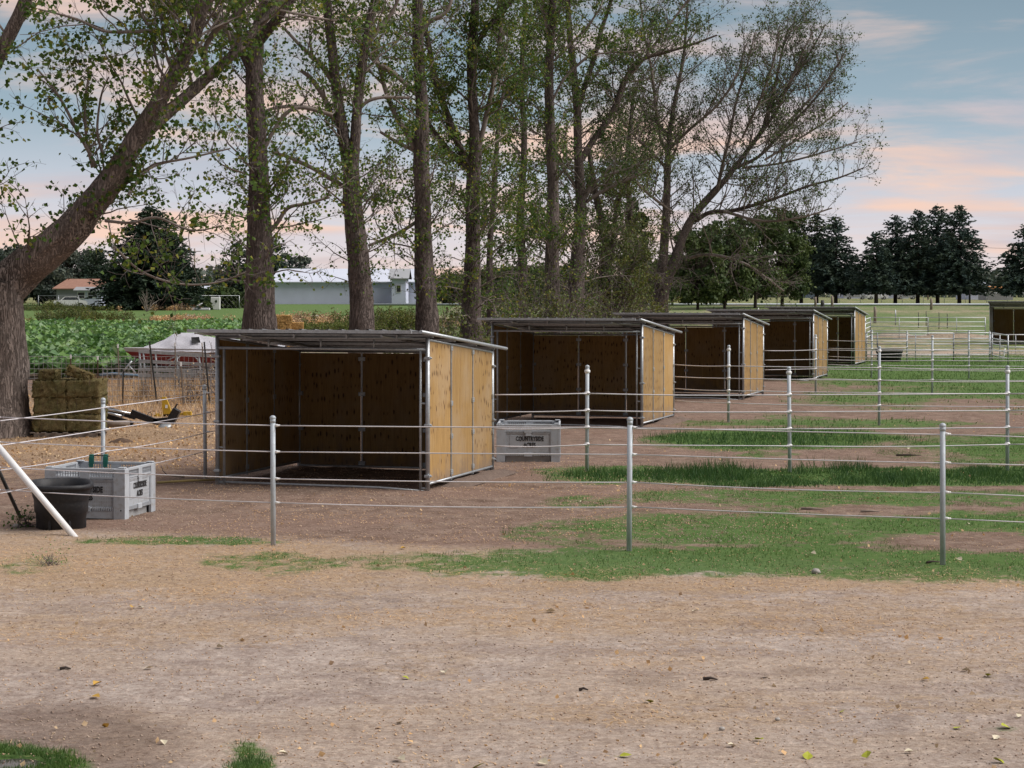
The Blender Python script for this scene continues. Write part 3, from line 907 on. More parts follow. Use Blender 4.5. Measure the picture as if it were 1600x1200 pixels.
    if lf:
        C = np.concatenate(lf)
        C = C[C[:, 2] < (topcut or 1e9)]
        link('crown', leaf_mesh('crown', C, lsize * rng.uniform(.6, 1.15, len(C)), leafm, base, rng), t_)['kind'] = 'stuff'
        print('tree', label[:30], 'leaves', len(C), 'twigv', tw.n)
    return t_

B, BL, LF = MAT['bark'], MAT['bark_left'], MAT['leaf']
tree('huge leaning cottonwood at the left edge with furrowed grey trunk beside the hay', 47.4,
     [[(-6, 705, 74), (-4, 680, 60), (-4, 640, 50), (-3, 600, 46), (-3, 540, 44), (-4, 480, 42), (4, 440, 38)],
      [(0, 455, 36), (38, 420, 33), (75, 392, 30, -.3), (110, 362, 28, -.5), (145, 320, 24, -.7), (172, 285, 22, -.8), (196, 245, 19, -1), (232, 185, 16, -1.2), (262, 135, 14, -1.4), (285, 95, 13, -1.5), (305, 50, 13, -1.6), (318, 0, 12, -1.7), (332, -70, 10, -1.8), (350, -160, 7, -2)],
      [(118, 352, 20, -.5), (160, 310, 17, -.2), (190, 272, 15, 0), (205, 240, 14, .1), (238, 196, 13, .2), (285, 155, 11, .4), (330, 115, 10, .6), (372, 78, 9, .8), (400, 45, 8, 1), (440, 0, 6, 1.2), (480, -60, 4, 1.4)],
      [(-10, 450, 30, .3), (-52, 380, 24, .5), (-62, 300, 20, .6), (-45, 200, 17, .5), (-18, 120, 15, .3), (12, 60, 13, .1), (40, 0, 12, 0), (70, -80, 9, 0)],
      [(325, 118, 6, .5), (320, 80, 5, .4), (335, 50, 6, .3), (365, 25, 5, 0), (400, -10, 4, 0)],
      [(150, 262, 4, -.8), (140, 240, 3.5, -.9), (118, 200, 3, -1), (104, 172, 2.8, -1), (85, 140, 2.2, -1.1), (60, 110, 1.8, -1.2)],
      [(145, 262, 4, -.8), (135, 215, 3, -.9), (133, 160, 2.5, -1), (140, 110, 2, -1)],
      [(162, 245, 3, -.8), (152, 205, 2.5, -.9), (158, 150, 2, -1), (170, 120, 1.5, -1)],
      [(300, 52, 5, -1.2), (250, 48, 4, -1.1), (200, 50, 3.5, -1), (160, 48, 3, -1), (120, 30, 2.5, -1), (60, 14, 1.5, -.9)],
      [(200, 305, 3, .4), (235, 262, 3, .8), (300, 246, 2.3, 1), (360, 232, 1.6, 1.2)],
      [(165, 345, 3, -1), (205, 348, 2.4, -1.4), (245, 340, 2.2, -1.6), (300, 360, 1.6, -1.8), (350, 352, 1, -2)],
      [(178, 385, 2.4, -1.2), (215, 420, 2, -1.2), (255, 438, 1.8, -1.3), (300, 445, 1.6, -1.3), (345, 440, 1.4, -1.3), (385, 425, 1.2, -1.3)]],
     11, BL, LF, .125, up=0.82, nside=.95, leafd=.72, zlow=3.4, brlen=(1.0, 3.0), low_bare=3.6, trunk_green=1.1, subs=9, lowx=0)
tree('tall straight brown cottonwood trunk behind the left end of the nearest shelter', 61.2,
     [[(405, 600, 31), (405, 530, 27), (406, 470, 24), (407, 400, 22), (405, 340, 21), (404, 280, 19), (402, 220, 18), (398, 150, 17), (398, 90, 15), (405, 40, 13), (418, -10, 12), (430, -90, 9)],
      [(392, 110, 9), (372, 70, 8), (345, 40, 7), (320, 0, 6), (290, -60, 4)],
      [(400, 70, 10), (420, 45, 9, -.5), (440, 20, 8, -1), (462, -10, 7, -1), (500, -70, 5, -1)],
      [(412, 372, 4), (432, 350, 4), (450, 325, 3.5), (480, 318, 3), (515, 308, 2.5)],
      [(402, 250, 4), (440, 185, 4), (470, 168, 4), (520, 180, 4)]],
     21, B, LF, .115, up=0.82, nside=.9, leafd=.8, zlow=3.3, brlen=(.9, 2.6), trunk_green=.9)
tree('forked cottonwood with two pale stems behind the middle of the nearest shelter', 69.3,
     [[(567, 610, 25), (566, 540, 22), (565, 480, 19.5), (561, 420, 19), (556, 370, 18), (551, 320, 18), (549, 270, 17), (549, 240, 15)],
      [(545, 262, 13), (537, 215, 12), (529, 165, 11.5), (523, 115, 11), (517, 60, 10.5), (511, 10, 10), (505, -50, 9), (500, -110, 7)],
      [(552, 265, 12), (556, 200, 11), (560, 150, 11), (566, 100, 10), (574, 55, 9), (582, 15, 8), (592, -50, 6)],
      [(524, 135, 6), (508, 110, 6), (492, 92, 5), (470, 72, 4), (440, 40, 3)],
      [(522, 190, 6), (505, 150, 6), (485, 122, 5), (470, 110, 4)],
      [(530, 183, 4.5), (500, 172, 4.5), (460, 166, 4), (425, 170, 3.5), (405, 180, 3)],
      [(566, 80, 5), (590, 48, 5), (612, 20, 4), (630, -20, 3.5)],
      [(543, 295, 5), (515, 278, 5), (487, 262, 4.5), (450, 245, 4), (425, 238, 3)],
      [(560, 172, 4), (575, 158, 4), (600, 152, 3.6), (640, 153, 3)]],
     31, B, LF, .115, up=0.72, nside=.85, leafd=.8, zlow=3.3, brlen=(.9, 2.6), trunk_green=1.0)
tree('straight cottonwood with swollen burl on its stem behind the right end of the nearest shelter', 75.6,
     [[(669, 600, 24), (668, 540, 20), (666, 480, 17.5), (663, 420, 16.5), (661, 360, 16), (660, 300, 15.5), (658, 250, 16.5), (659, 215, 16), (659, 170, 13), (656, 120, 12), (653, 60, 11), (652, 0, 11), (650, -90, 8)],
      [(648, 232, 6), (634, 205, 6), (618, 180, 5.5), (602, 140, 5), (590, 95, 4.5), (576, 65, 4)],
      [(648, 236, 4), (620, 222, 4), (594, 206, 3)],
      [(652, 150, 4), (632, 130, 5, -.5), (612, 112, 6, -1), (585, 95, 5, -1), (560, 60, 4, -1)],
      [(654, 60, 5), (670, 35, 5), (700, 15, 4), (712, -40, 3)],
      [(660, 340, 3.5), (630, 360, 3.5), (605, 372, 3), (575, 384, 2.5)]],
     41, B, LF, .115, up=0.74, nside=.8, leafd=.85, zlow=3.0, brlen=(.9, 2.8), trunk_green=1.5)
tree('leafy green cottonwood between the burled trunk and the second shelter', 80.7,
     [[(737, 590, 22), (736, 530, 18), (736, 480, 15.5), (738, 420, 13.5), (739, 360, 12.5), (738, 300, 12.5), (742, 250, 13), (741, 200, 10), (738, 150, 9.5), (737, 100, 9), (740, 40, 8.5), (743, -20, 7), (746, -100, 5)],
      [(738, 262, 8), (722, 238, 7), (706, 200, 7), (692, 160, 6.5), (680, 125, 6), (672, 80, 5), (660, 20, 4)],
      [(736, 268, 6), (715, 250, 6), (690, 222, 5), (668, 190, 4)],
      [(742, 75, 5), (758, 48, 5.5), (778, 25, 5.5), (800, 0, 5), (830, -40, 4)],
      [(744, 250, 5), (760, 180, 5), (775, 110, 5), (782, 50, 4), (785, -20, 3)]],
     51, B, LF, .12, up=0.8, nside=.95, leafd=.95, zlow=2.2, brlen=(1.0, 3.4), trunk_green=1.8)
tree('slim young cottonwood stem just right of the leafy green tree', 86,
     [[(768, 590, 8), (767, 480, 6.5), (765, 400, 5.5), (772, 300, 4.5), (778, 200, 3.5), (790, 120, 2.5)]],
     55, B, LF, .12, nside=1.2, leafd=1.3, zlow=1.2, brlen=(.8, 2.4), trunk_green=0)
tree('tall slender dark cottonwood trunk behind the middle of the second shelter', 91.6,
     [[(864, 580, 16), (863, 500, 14), (862, 430, 12.5), (863, 360, 12), (864, 290, 11.5), (861, 220, 11), (858, 150, 10), (859, 90, 9), (862, 40, 8.5), (864, -20, 7.5), (866, -100, 5)],
      [(858, 60, 5), (852, 20, 5), (842, -20, 4)],
      [(862, 160, 2.6), (880, 125, 2.6), (905, 100, 2.4), (930, 85, 2.2), (990, 80, 1.6), (1040, 70, 1)],
      [(866, 95, 3), (890, 70, 3), (915, 45, 2.4), (940, 10, 2)]],
     61, B, LF, .12, up=0.75, nside=.85, leafd=1.0, zlow=2.0, brlen=(1.0, 3.2), trunk_green=1.4)
tree('pale stemmed cottonwood with a wide fork right of the slender dark trunk', 96.4,
     [[(897, 560, 19), (899, 500, 16), (901, 440, 14), (904, 380, 12.5), (908, 330, 12), (906, 280, 10.5), (903, 220, 10), (902, 170, 9), (896, 110, 8), (890, 50, 7), (885, -30, 5)],
      [(908, 250, 8), (925, 222, 7.5), (945, 195, 7), (962, 165, 7), (975, 130, 6.5), (990, 105, 6), (1010, 90, 5), (1045, 80, 4), (1080, 70, 3), (1120, 55, 2)],
      [(905, 165, 6), (915, 130, 6), (930, 85, 5.5), (940, 45, 5), (952, 10, 4.5), (962, -30, 4)],
      [(912, 318, 4), (940, 300, 3.6), (970, 285, 3), (1010, 268, 2.2)],
      [(912, 312, 4), (935, 280, 3.6), (985, 262, 3), (1030, 240, 2.2)],
      [(975, 130, 4), (1000, 100, 3.5), (1030, 60, 3), (1060, 20, 2.4), (1090, -20, 2)],
      [(906, 300, 4), (885, 270, 4), (868, 240, 4), (850, 200, 3)]],
     71, B, MAT['leaf_far'], .12, up=0.68, nside=.95, leafd=.6, zlow=2.2, brlen=(1.1, 3.6), trunk_green=.7)
tree('leaning brushy cottonwood stem in the tangle left of the third shelter', 104,
     [[(955, 560, 14), (948, 500, 12), (944, 440, 10), (946, 380, 8), (934, 320, 6), (925, 270, 5), (920, 230, 4)],
      [(946, 440, 6), (958, 380, 5), (965, 320, 4), (985, 270, 3)],
      [(950, 520, 6), (975, 450, 5), (990, 400, 3)]],
     75, B, MAT['leaf_bush'], .12, nside=1.7, leafd=1.0, zlow=.6, brlen=(1.0, 3.2), trunk_green=.5, low_bare=1.0)
RT = [[(1026, 560, 20), (1029, 510, 18), (1032, 470, 16), (1036, 440, 14)],
      [(1033, 455, 12), (1036, 410, 11), (1040, 350, 10.5), (1042, 300, 10), (1043, 260, 9.5), (1044, 232, 9), (1048, 195, 7, .5), (1056, 150, 6, 1), (1068, 90, 5, 1), (1072, 40, 4, 1), (1076, -20, 3, 1)],
      [(1043, 240, 6), (1032, 215, 6), (1025, 170, 5, -.5), (1018, 110, 4.5, -1), (1008, 60, 3.5, -1), (1000, 0, 3, -1)],
      [(1038, 450, 12), (1052, 412, 11, .3), (1066, 372, 10.5, .6), (1082, 340, 10, 1), (1098, 320, 9.5, 1.2), (1118, 298, 9, 1.5), (1134, 280, 8.5, 1.8), (1148, 262, 8, 2), (1168, 235, 7, 2.3), (1190, 205, 6.5, 2.5), (1203, 170, 5.5, 2.7), (1212, 130, 4.5, 3), (1222, 80, 3.5, 3), (1232, 45, 2.5, 3)],
      [(1086, 345, 6, 1), (1110, 332, 5.5, .5), (1140, 330, 5, 0), (1180, 320, 4.4, -.5), (1225, 305, 3.8, -1), (1265, 290, 3.2, -1), (1310, 278, 2.6, -1), (1350, 262, 1.8, -1)],
      [(1070, 405, 4, .5), (1100, 398, 3.6, 0), (1135, 402, 3.2, -1), (1170, 415, 2.6, -1.5), (1205, 440, 2, -2), (1225, 455, 1.4, -2)],
      [(1120, 300, 5, 1.5), (1128, 262, 5, 1), (1140, 215, 4.5, .5), (1150, 160, 4, 0), (1168, 100, 3, -.5), (1180, 50, 2, -.5)],
      [(1150, 262, 6, 2), (1185, 245, 5, 2.5), (1215, 215, 4.6, 3), (1250, 180, 4, 3), (1285, 140, 3, 3), (1310, 100, 2, 3)],
      [(1190, 208, 5, 2.5), (1215, 170, 4.5, 2), (1238, 120, 4, 1.5), (1255, 80, 3, 1), (1270, 50, 2, 1)],
      [(1195, 250, 4, 2.5), (1240, 222, 3.6, 3), (1290, 190, 3, 3.5), (1325, 160, 2, 4)],
      [(1203, 175, 4.5, 2.7), (1235, 128, 4, 2.2), (1268, 78, 3, 1.8), (1290, 38, 2, 1.4)],
      [(1212, 212, 4.5, 2.8), (1256, 165, 4, 3.2), (1298, 118, 3, 3.6), (1322, 78, 2, 3.8)],
      [(1160, 215, 4, 0), (1190, 150, 3.5, -1), (1210, 90, 3, -1.5), (1218, 40, 2, -2)],
      [(1040, 262, 5), (1015, 235, 4.5, -.5), (985, 205, 4, -1), (962, 165, 3.4, -1.5), (945, 120, 2.6, -2)],
      [(1044, 235, 5), (1080, 200, 4.5, -1), (1120, 165, 4, -1.5), (1150, 120, 3, -2), (1165, 70, 2.4, -2)],
      [(1048, 330, 4, 0), (1010, 300, 3.6, -1), (975, 265, 3, -2), (950, 230, 2, -2)],
      [(1160, 262, 4, 1), (1220, 255, 3.4, 0), (1280, 240, 2.6, -1), (1340, 222, 1.8, -1)],
      [(1130, 330, 4, 0), (1190, 345, 3, -1), (1250, 340, 2.4, -2), (1300, 325, 1.8, -2)]]
tree('open crowned cottonwood leaning right with sparse leaves above the third shelter', 112.7, RT,
     81, B, MAT['leaf_far'], .115, up=0.5, nside=1.2, leafd=.32, zlow=3.4, brlen=(1.3, 3.8), trunk_green=.15, low_bare=5.2, updir=.5, subs=9, tmin=.0055)
tree('narrow cottonwood half hidden in the brush between the leaning stem and the open crowned tree', 118,
     [[(985, 560, 12), (984, 470, 9), (982, 400, 8), (985, 330, 6), (978, 270, 5), (985, 200, 4), (990, 140, 3)]],
     85, B, MAT['leaf_bush'], .13, nside=1.7, leafd=.9, zlow=1.0, brlen=(1.0, 3.2), trunk_green=.3, low_bare=2.0)

for px_, Y_, sd, lab in ((815, 103, 92, 'leafy background cottonwood left of the slender dark trunk'),):
    tree(lab, Y_, [[(px_, 560, 10), (px_ + 3, 450, 8.5), (px_ - 2, 340, 7.5), (px_ + 4, 230, 6), (px_, 120, 5), (px_ + 5, 20, 4), (px_ + 5, -70, 2.5)]],
         sd, B, LF, .14, nside=1.2 if px_ > 650 else .9, leafd=1.3 if px_ > 650 else .7, zlow=1.5, brlen=(1.6, 4.0), trunk_green=.5)

# ---- thicket bushes at the feet of the row
def bush(label, X, Y, wd, h, n, seed, leafm, leafd=1.0, name='bush', group='leafy bushes under the cottonwood row', twm=None, lsize=.10):
    rng = np.random.default_rng(seed)
    tw = TubeAcc(); lf = []
    base = np.array([X, Y, float(gz(Y))])
    for i in range(n):
        p = base + np.array([rng.normal(0, wd * .22), rng.normal(0, wd * .18), -.05])
        d = unit(np.array([rng.normal(0, .4), rng.normal(0, .4), 1.0]))
        Ln = h * rng.uniform(.45, 1.05)
        bp, _ = wander(rng, p, d, Ln, 6, .13, .0)
        tw.add(bp, np.linspace(.016, .005, 7), 4)
        for q in range(7):
            k = rng.integers(1, 6)
            p2, _ = wander(rng, bp[k], unit(rng.normal(0, 1, 3) + UP * .4), rng.uniform(.3, 1.0) * h / 4 + .15, 3, .2, -.02)
            tw.add(p2, [.006, .005, .004, .003], 3)
            nl = rng.poisson(9 * leafd)
            if nl: 
                f = rng.uniform(.2, 1.1, nl)[:, None]
                lf.append(bp[k] + (p2[-1] - bp[k]) * f + rng.normal(0, .12, (nl, 3)))
    t_ = thing(name, label, 'bush', tuple(base), group=group)
    link('stem', tw.mesh('stem', twm or MAT['twig'], base), t_)
    if lf:
        C = np.concatenate(lf)
        link('foliage', leaf_mesh('foliage', C, lsize * rng.uniform(.6, 1.2, len(C)), leafm, base, rng), t_)['kind'] = 'stuff'
    return t_
LB = MAT['leaf_bush']
for i, (px_, Y_, wd, h, n, ld, lab) in enumerate([
    (625, 74, 2.4, 2.6, 34, .5, 'straggly dry green bush left of the burled trunk'),
    (700, 79, 3.0, 3.6, 60, .9, 'grey green bush between the burled trunk and the leafy green tree'),
    (790, 88, 4.0, 5.2, 110, 1.2, 'dense green bush behind the left end of the second shelter roof'),
    (835, 90, 3.6, 6.0, 100, 1.1, 'dense green bush left of the slender dark trunk'),
    (882, 94, 3.0, 4.2, 90, .6, 'brown twiggy bush between the slender dark and the pale stemmed trunks'),
    (930, 99, 3.4, 5.4, 120, .5, 'brown twiggy bush right of the pale stemmed trunk'),
    (975, 110, 3.6, 5.0, 100, .8, 'yellow green bush above the left end of the third shelter roof'),
    (760, 84, 2.6, 3.0, 50, .8, 'low olive bush at the foot of the slim young stem')]):
    bush(lab, (px_ - 800) * Y_ / FP, Y_, wd, h * .9, int(n * .62), 300 + i, LB, ld * .85, lsize=.115)

# ---- spruces and other far trees
def spruce(label, px_, Y, toppy, halfpx, seed, mat, trunk_py=None, name='spruce_tree', group='blue green spruces beyond the field', clear=1.4, dens=1.0, twotops=False):
    rng = np.random.default_rng(seed)
    z0 = float(gz(Y)); X = (px_ - 800) * Y / FP
    H = CH - (toppy - HOR) * Y / FP - z0
    Rm = halfpx * Y / FP * 1.38
    base = np.array([X, Y, z0])
    t_ = thing(name, label, 'tree', tuple(base), group=group)
    ta = TubeAcc()
    ta.add(np.array([[0, 0, -.2], [0, 0, H * .3], [.05, 0, H * .7], [0, 0, H * .985]]), [.32, .24, .12, .02], 8, .1)
    tris = []; 
    nw = int(H / .36 * dens)
    lob = rng.uniform(0, 6.28, 3)
    for i in range(nw):
        f = (i + rng.uniform(-.3, .3)) / nw; f = min(max(f, 0), 1)
        z = clear + (H - clear) * f
        prof = (1 - f) ** (.55 if dens > 2 else .72) * (.62 + .38 * min(1, (f + .05) / .16))
        for k in range(int(7 + 8 * (1 - f))):
            a = rng.uniform(0, 6.283)
            Ln = Rm * prof * rng.uniform(.72, 1.12) * (1 + .10 * math.sin(3 * a + lob[0] + 5 * f)) + .12
            dr = .10 + .28 * (1 - f)
            if f > .72 and dens < 2: dr = -.25
            if dens > 2: Ln *= 1.0 + .25 * math.sin(f * 3.1)
            hd = np.array([math.cos(a), math.sin(a)])
            ns = max(3, int(Ln / .24))
            for s_ in range(ns):
                u = (s_ + .6) / ns
                rr = Ln * u
                c = np.array([hd[0] * rr, hd[1] * rr, z - dr * rr + .30 * (Ln * .25) * u ** 3 + rng.normal(0, .15)])
                if clear > 1 and c[2] < 1.5: continue
                if u < .28 and rng.uniform() < .6: continue
                for e in range(3):
                    sp_ = rng.normal(0, 1, 3) * np.array([.9, .9, .35]) + np.array([hd[0], hd[1], -.15]) * .9
                    sp_ = unit(sp_) * rng.uniform(.34, .66) * (.65 + .5 * (1 - f)) 
                    sd = unit(np.cross(sp_, rng.normal(0, 1, 3))) * rng.uniform(.10, .19)
                    tris.append(np.stack([c - sd, c + sd, c + sp_]))
    T = np.concatenate(tris)
    link('trunk', mesh_np('trunk', np.concatenate(ta.v), [np.concatenate(ta.q)], MAT['spruce_bark'], True), t_)
    link('crown', mesh_np('crown', T, [np.arange(len(T)).reshape(-1, 3)], mat), t_)['kind'] = 'stuff'
    return t_
NB, ND = MAT['needle_blue'], MAT['needle_dark']
SPR = [(1369, 306, 362, 33, NB, 'shorter dark spruce at the left end of the five spruce clump'),
       (1399, 312, 337, 40, NB, 'second spruce from the left in the five spruce clump'),
       (1434, 308, 328, 40, NB, 'middle spruce with a ragged top in the five spruce clump'),
       (1465, 314, 321, 42, NB, 'tall narrow spruce in the five spruce clump with a double tip'),
       (1499, 306, 320, 44, NB, 'rightmost spruce of the clump with long open branches on its right side'),
       (1306, 312, 338, 40, NB, 'bluish spruce standing left of the five spruce clump'),
       (1604, 300, 352, 42, NB, 'lone spruce cut by the right edge of the picture'),
       (1276, 318, 333, 34, ND, 'dark spruce behind the open crowned cottonwood'),
       (1252, 322, 348, 30, ND, 'shorter dark spruce left of the bluish spruce')]
for i, (px_, Y_, tp, hw, m_, lab) in enumerate(SPR):
    spruce(lab, px_, Y_, tp, hw, 500 + i, m_, clear=2.7)
spruce('big rounded dark conifer behind the utility pole on the left', 236, 262, 322, 60, 520, ND, clear=.3, dens=2.4, name='conifer_tree', group=None)
spruce('dark conifer behind the brown roofed house', 150, 320, 392, 40, 521, ND, clear=.8, name='conifer_tree', group=None)
spruce('dark conifer behind the second cottonwood trunk', 425, 330, 372, 46, 522, ND, clear=.6, name='conifer_tree', group=None)
spruce('dark conifer left of the second cottonwood trunk', 372, 325, 378, 42, 523, ND, clear=.6, name='conifer_tree', group=None)

def roundtree(label, px_, Y, toppy, halfpx, seed, mat, name='broadleaf_tree', lowf=.12, n=60, per=95, ls=.42, group='broadleaf trees beyond the field', tall=1.0):
    rng = np.random.default_rng(seed)
    z0 = float(gz(Y)); X = (px_ - 800) * Y / FP
    H = CH - (toppy - HOR) * Y / FP - z0
    Rm = halfpx * Y / FP
    base = np.array([X, Y, z0])
    t_ = thing(name, label, 'tree', tuple(base), group=group)
    ta = TubeAcc()
    ta.add(np.array([[0, 0, -.2], [.1, 0, H * .3], [0, 0, H * .75]]), [.04 * H * .5, .03 * H * .5, .03], 8, .1)
    C = []
    for i in range(n):
        v = rng.uniform(-1, 1, 3); v = v / max(1, (abs(v) ** 3).sum() ** (1 / 3))
        c = np.array([v[0] * Rm * 1.05, v[1] * Rm * 1.05, H * (lowf + 1) / 2 + v[2] * H * (1 - lowf) / 2 * 1.02])
        q = wander(rng, np.array([0, 0, H * rng.uniform(.15, .5)]), unit(c - np.array([0, 0, H * .3])), np.linalg.norm(c) * .7, 3, .15, 0)[0]
        ta.add(q, [.08, .06, .04, .02], 4)
        rr = rng.uniform(.10, .22) * min(Rm * 1.6, H)
        C.append(c + rng.normal(0, 1, (per, 3)) * np.array([rr, rr, rr * .6]) * .55)
    C = np.concatenate(C); C = C[(C[:, 2] > .3)]
    link('trunk', mesh_np('trunk', np.concatenate(ta.v), [np.concatenate(ta.q)], MAT['spruce_bark'], True), t_)
    link('crown', leaf_mesh('crown', C, ls * rng.uniform(.6, 1.3, len(C)), mat, np.zeros(3), rng), t_)['kind'] = 'stuff'
    return t_
LM, LD = MAT['leaf_mass'], MAT['leaf_dist']
RTS = [(1090, 262, 362, 34, LM, 'bright green round tree right of the forked trunk above the third shelter'),
       (1132, 270, 352, 40, LM, 'green broad tree behind the drooping right limb'),
       (1180, 276, 336, 42, LM, 'tall green tree left of the dark spruces'),
       (1222, 284, 328, 40, LM, 'dark green tree just left of the spruces'),
       (1050, 300, 400, 34, LM, 'low green tree seen behind the open crowned cottonwood trunk'),
       (1010, 290, 415, 34, LM, 'low green tree behind the brush on the left of the forked trunk'),
       (800, 300, 420, 50, LM, 'green tree far behind the dense bushes'),
       (880, 310, 415, 50, LM, 'green tree far behind the pale stemmed trunk'),
       (725, 305, 432, 40, LM, 'low green tree beyond the leafy green cottonwood'),
       (1555, 480, 437, 22, LD, 'hazy rounded tree beyond the white building on the right'),
       (1530, 500, 443, 18, LD, 'smaller hazy tree behind the rightmost spruce of the clump'),
       (60, 300, 398, 44, LD, 'greyish tree left of the brown roofed house'),
       (118, 330, 388, 40, LD, 'grey green tree behind the brown roofed house'),
       (15, 300, 384, 40, LD, 'pale willow like tree at the left edge'),
       (350, 320, 452, 16, LM, 'small green bush like tree in front of the white barn'),
       (455, 340, 398, 26, LD, 'grey green tree right of the second cottonwood trunk')]
for i, (px_, Y_, tp, hw, m_, lab) in enumerate(RTS):
    roundtree(lab, px_, Y_, tp, hw, 600 + i, m_, n=50 if hw < 30 else 95)
def poplar(label, px_, Y, toppy, halfpx, seed):
    roundtree(label, px_, Y, toppy, halfpx, seed, MAT['leaf_mass'], 'poplar_tree', .02, 70, 60, .5, 'narrow poplars far beyond the field')
poplar('narrow upright poplar seen left of the open crowned cottonwood', 987, 300, 312, 11, 701)
poplar('narrow upright poplar right beside the other poplar', 1004, 305, 330, 9, 702)
# distant hedge line closing the horizon
n = 26000
Xh = RG.uniform(-420, 420, n); Yh = RG.uniform(620, 690, n)
hh = (3.5 + 8 * fbm(Xh * .02, Yh * 0 + 3, 91, 5)) * RG.uniform(0, 1, n) ** .8
C = np.stack([Xh, Yh, 1.9 + hh], -1)
o = link('far_tree_line', leaf_mesh('far_tree_line', C, RG.uniform(1.2, 2.4, n), LD, np.zeros(3), RG)); tagit(o, 'hazy belt of trees along the horizon', kind='stuff')
# bleached dead snag
ta = TubeAcc(); rng = np.random.default_rng(5)
bx, by, bz = G(229, 487)
for i in range(9):
    q, d_ = wander(rng, np.array([0, 0, 0.]), unit(np.array([rng.normal(0, .35), rng.normal(0, .2), 1])), rng.uniform(1.6, 2.9), 6, .2, .0)
    ta.add(q, np.linspace(.075, .02, 7), 5)
    for k in range(3):
        j = rng.integers(2, 6); q2, _ = wander(rng, q[j], unit(np.array([rng.normal(0, 1), 0, .9])), .8, 3, .2, .05)
        ta.add(q2, [.03, .025, .02, .015], 4)
t_ = thing('dead_bush', 'bleached leafless bush in front of the big dark conifer', 'bush', (bx, by, bz))
link('branch', mesh_np('branch', np.concatenate(ta.v), [np.concatenate(ta.q)], MAT['limb'], True), t_)

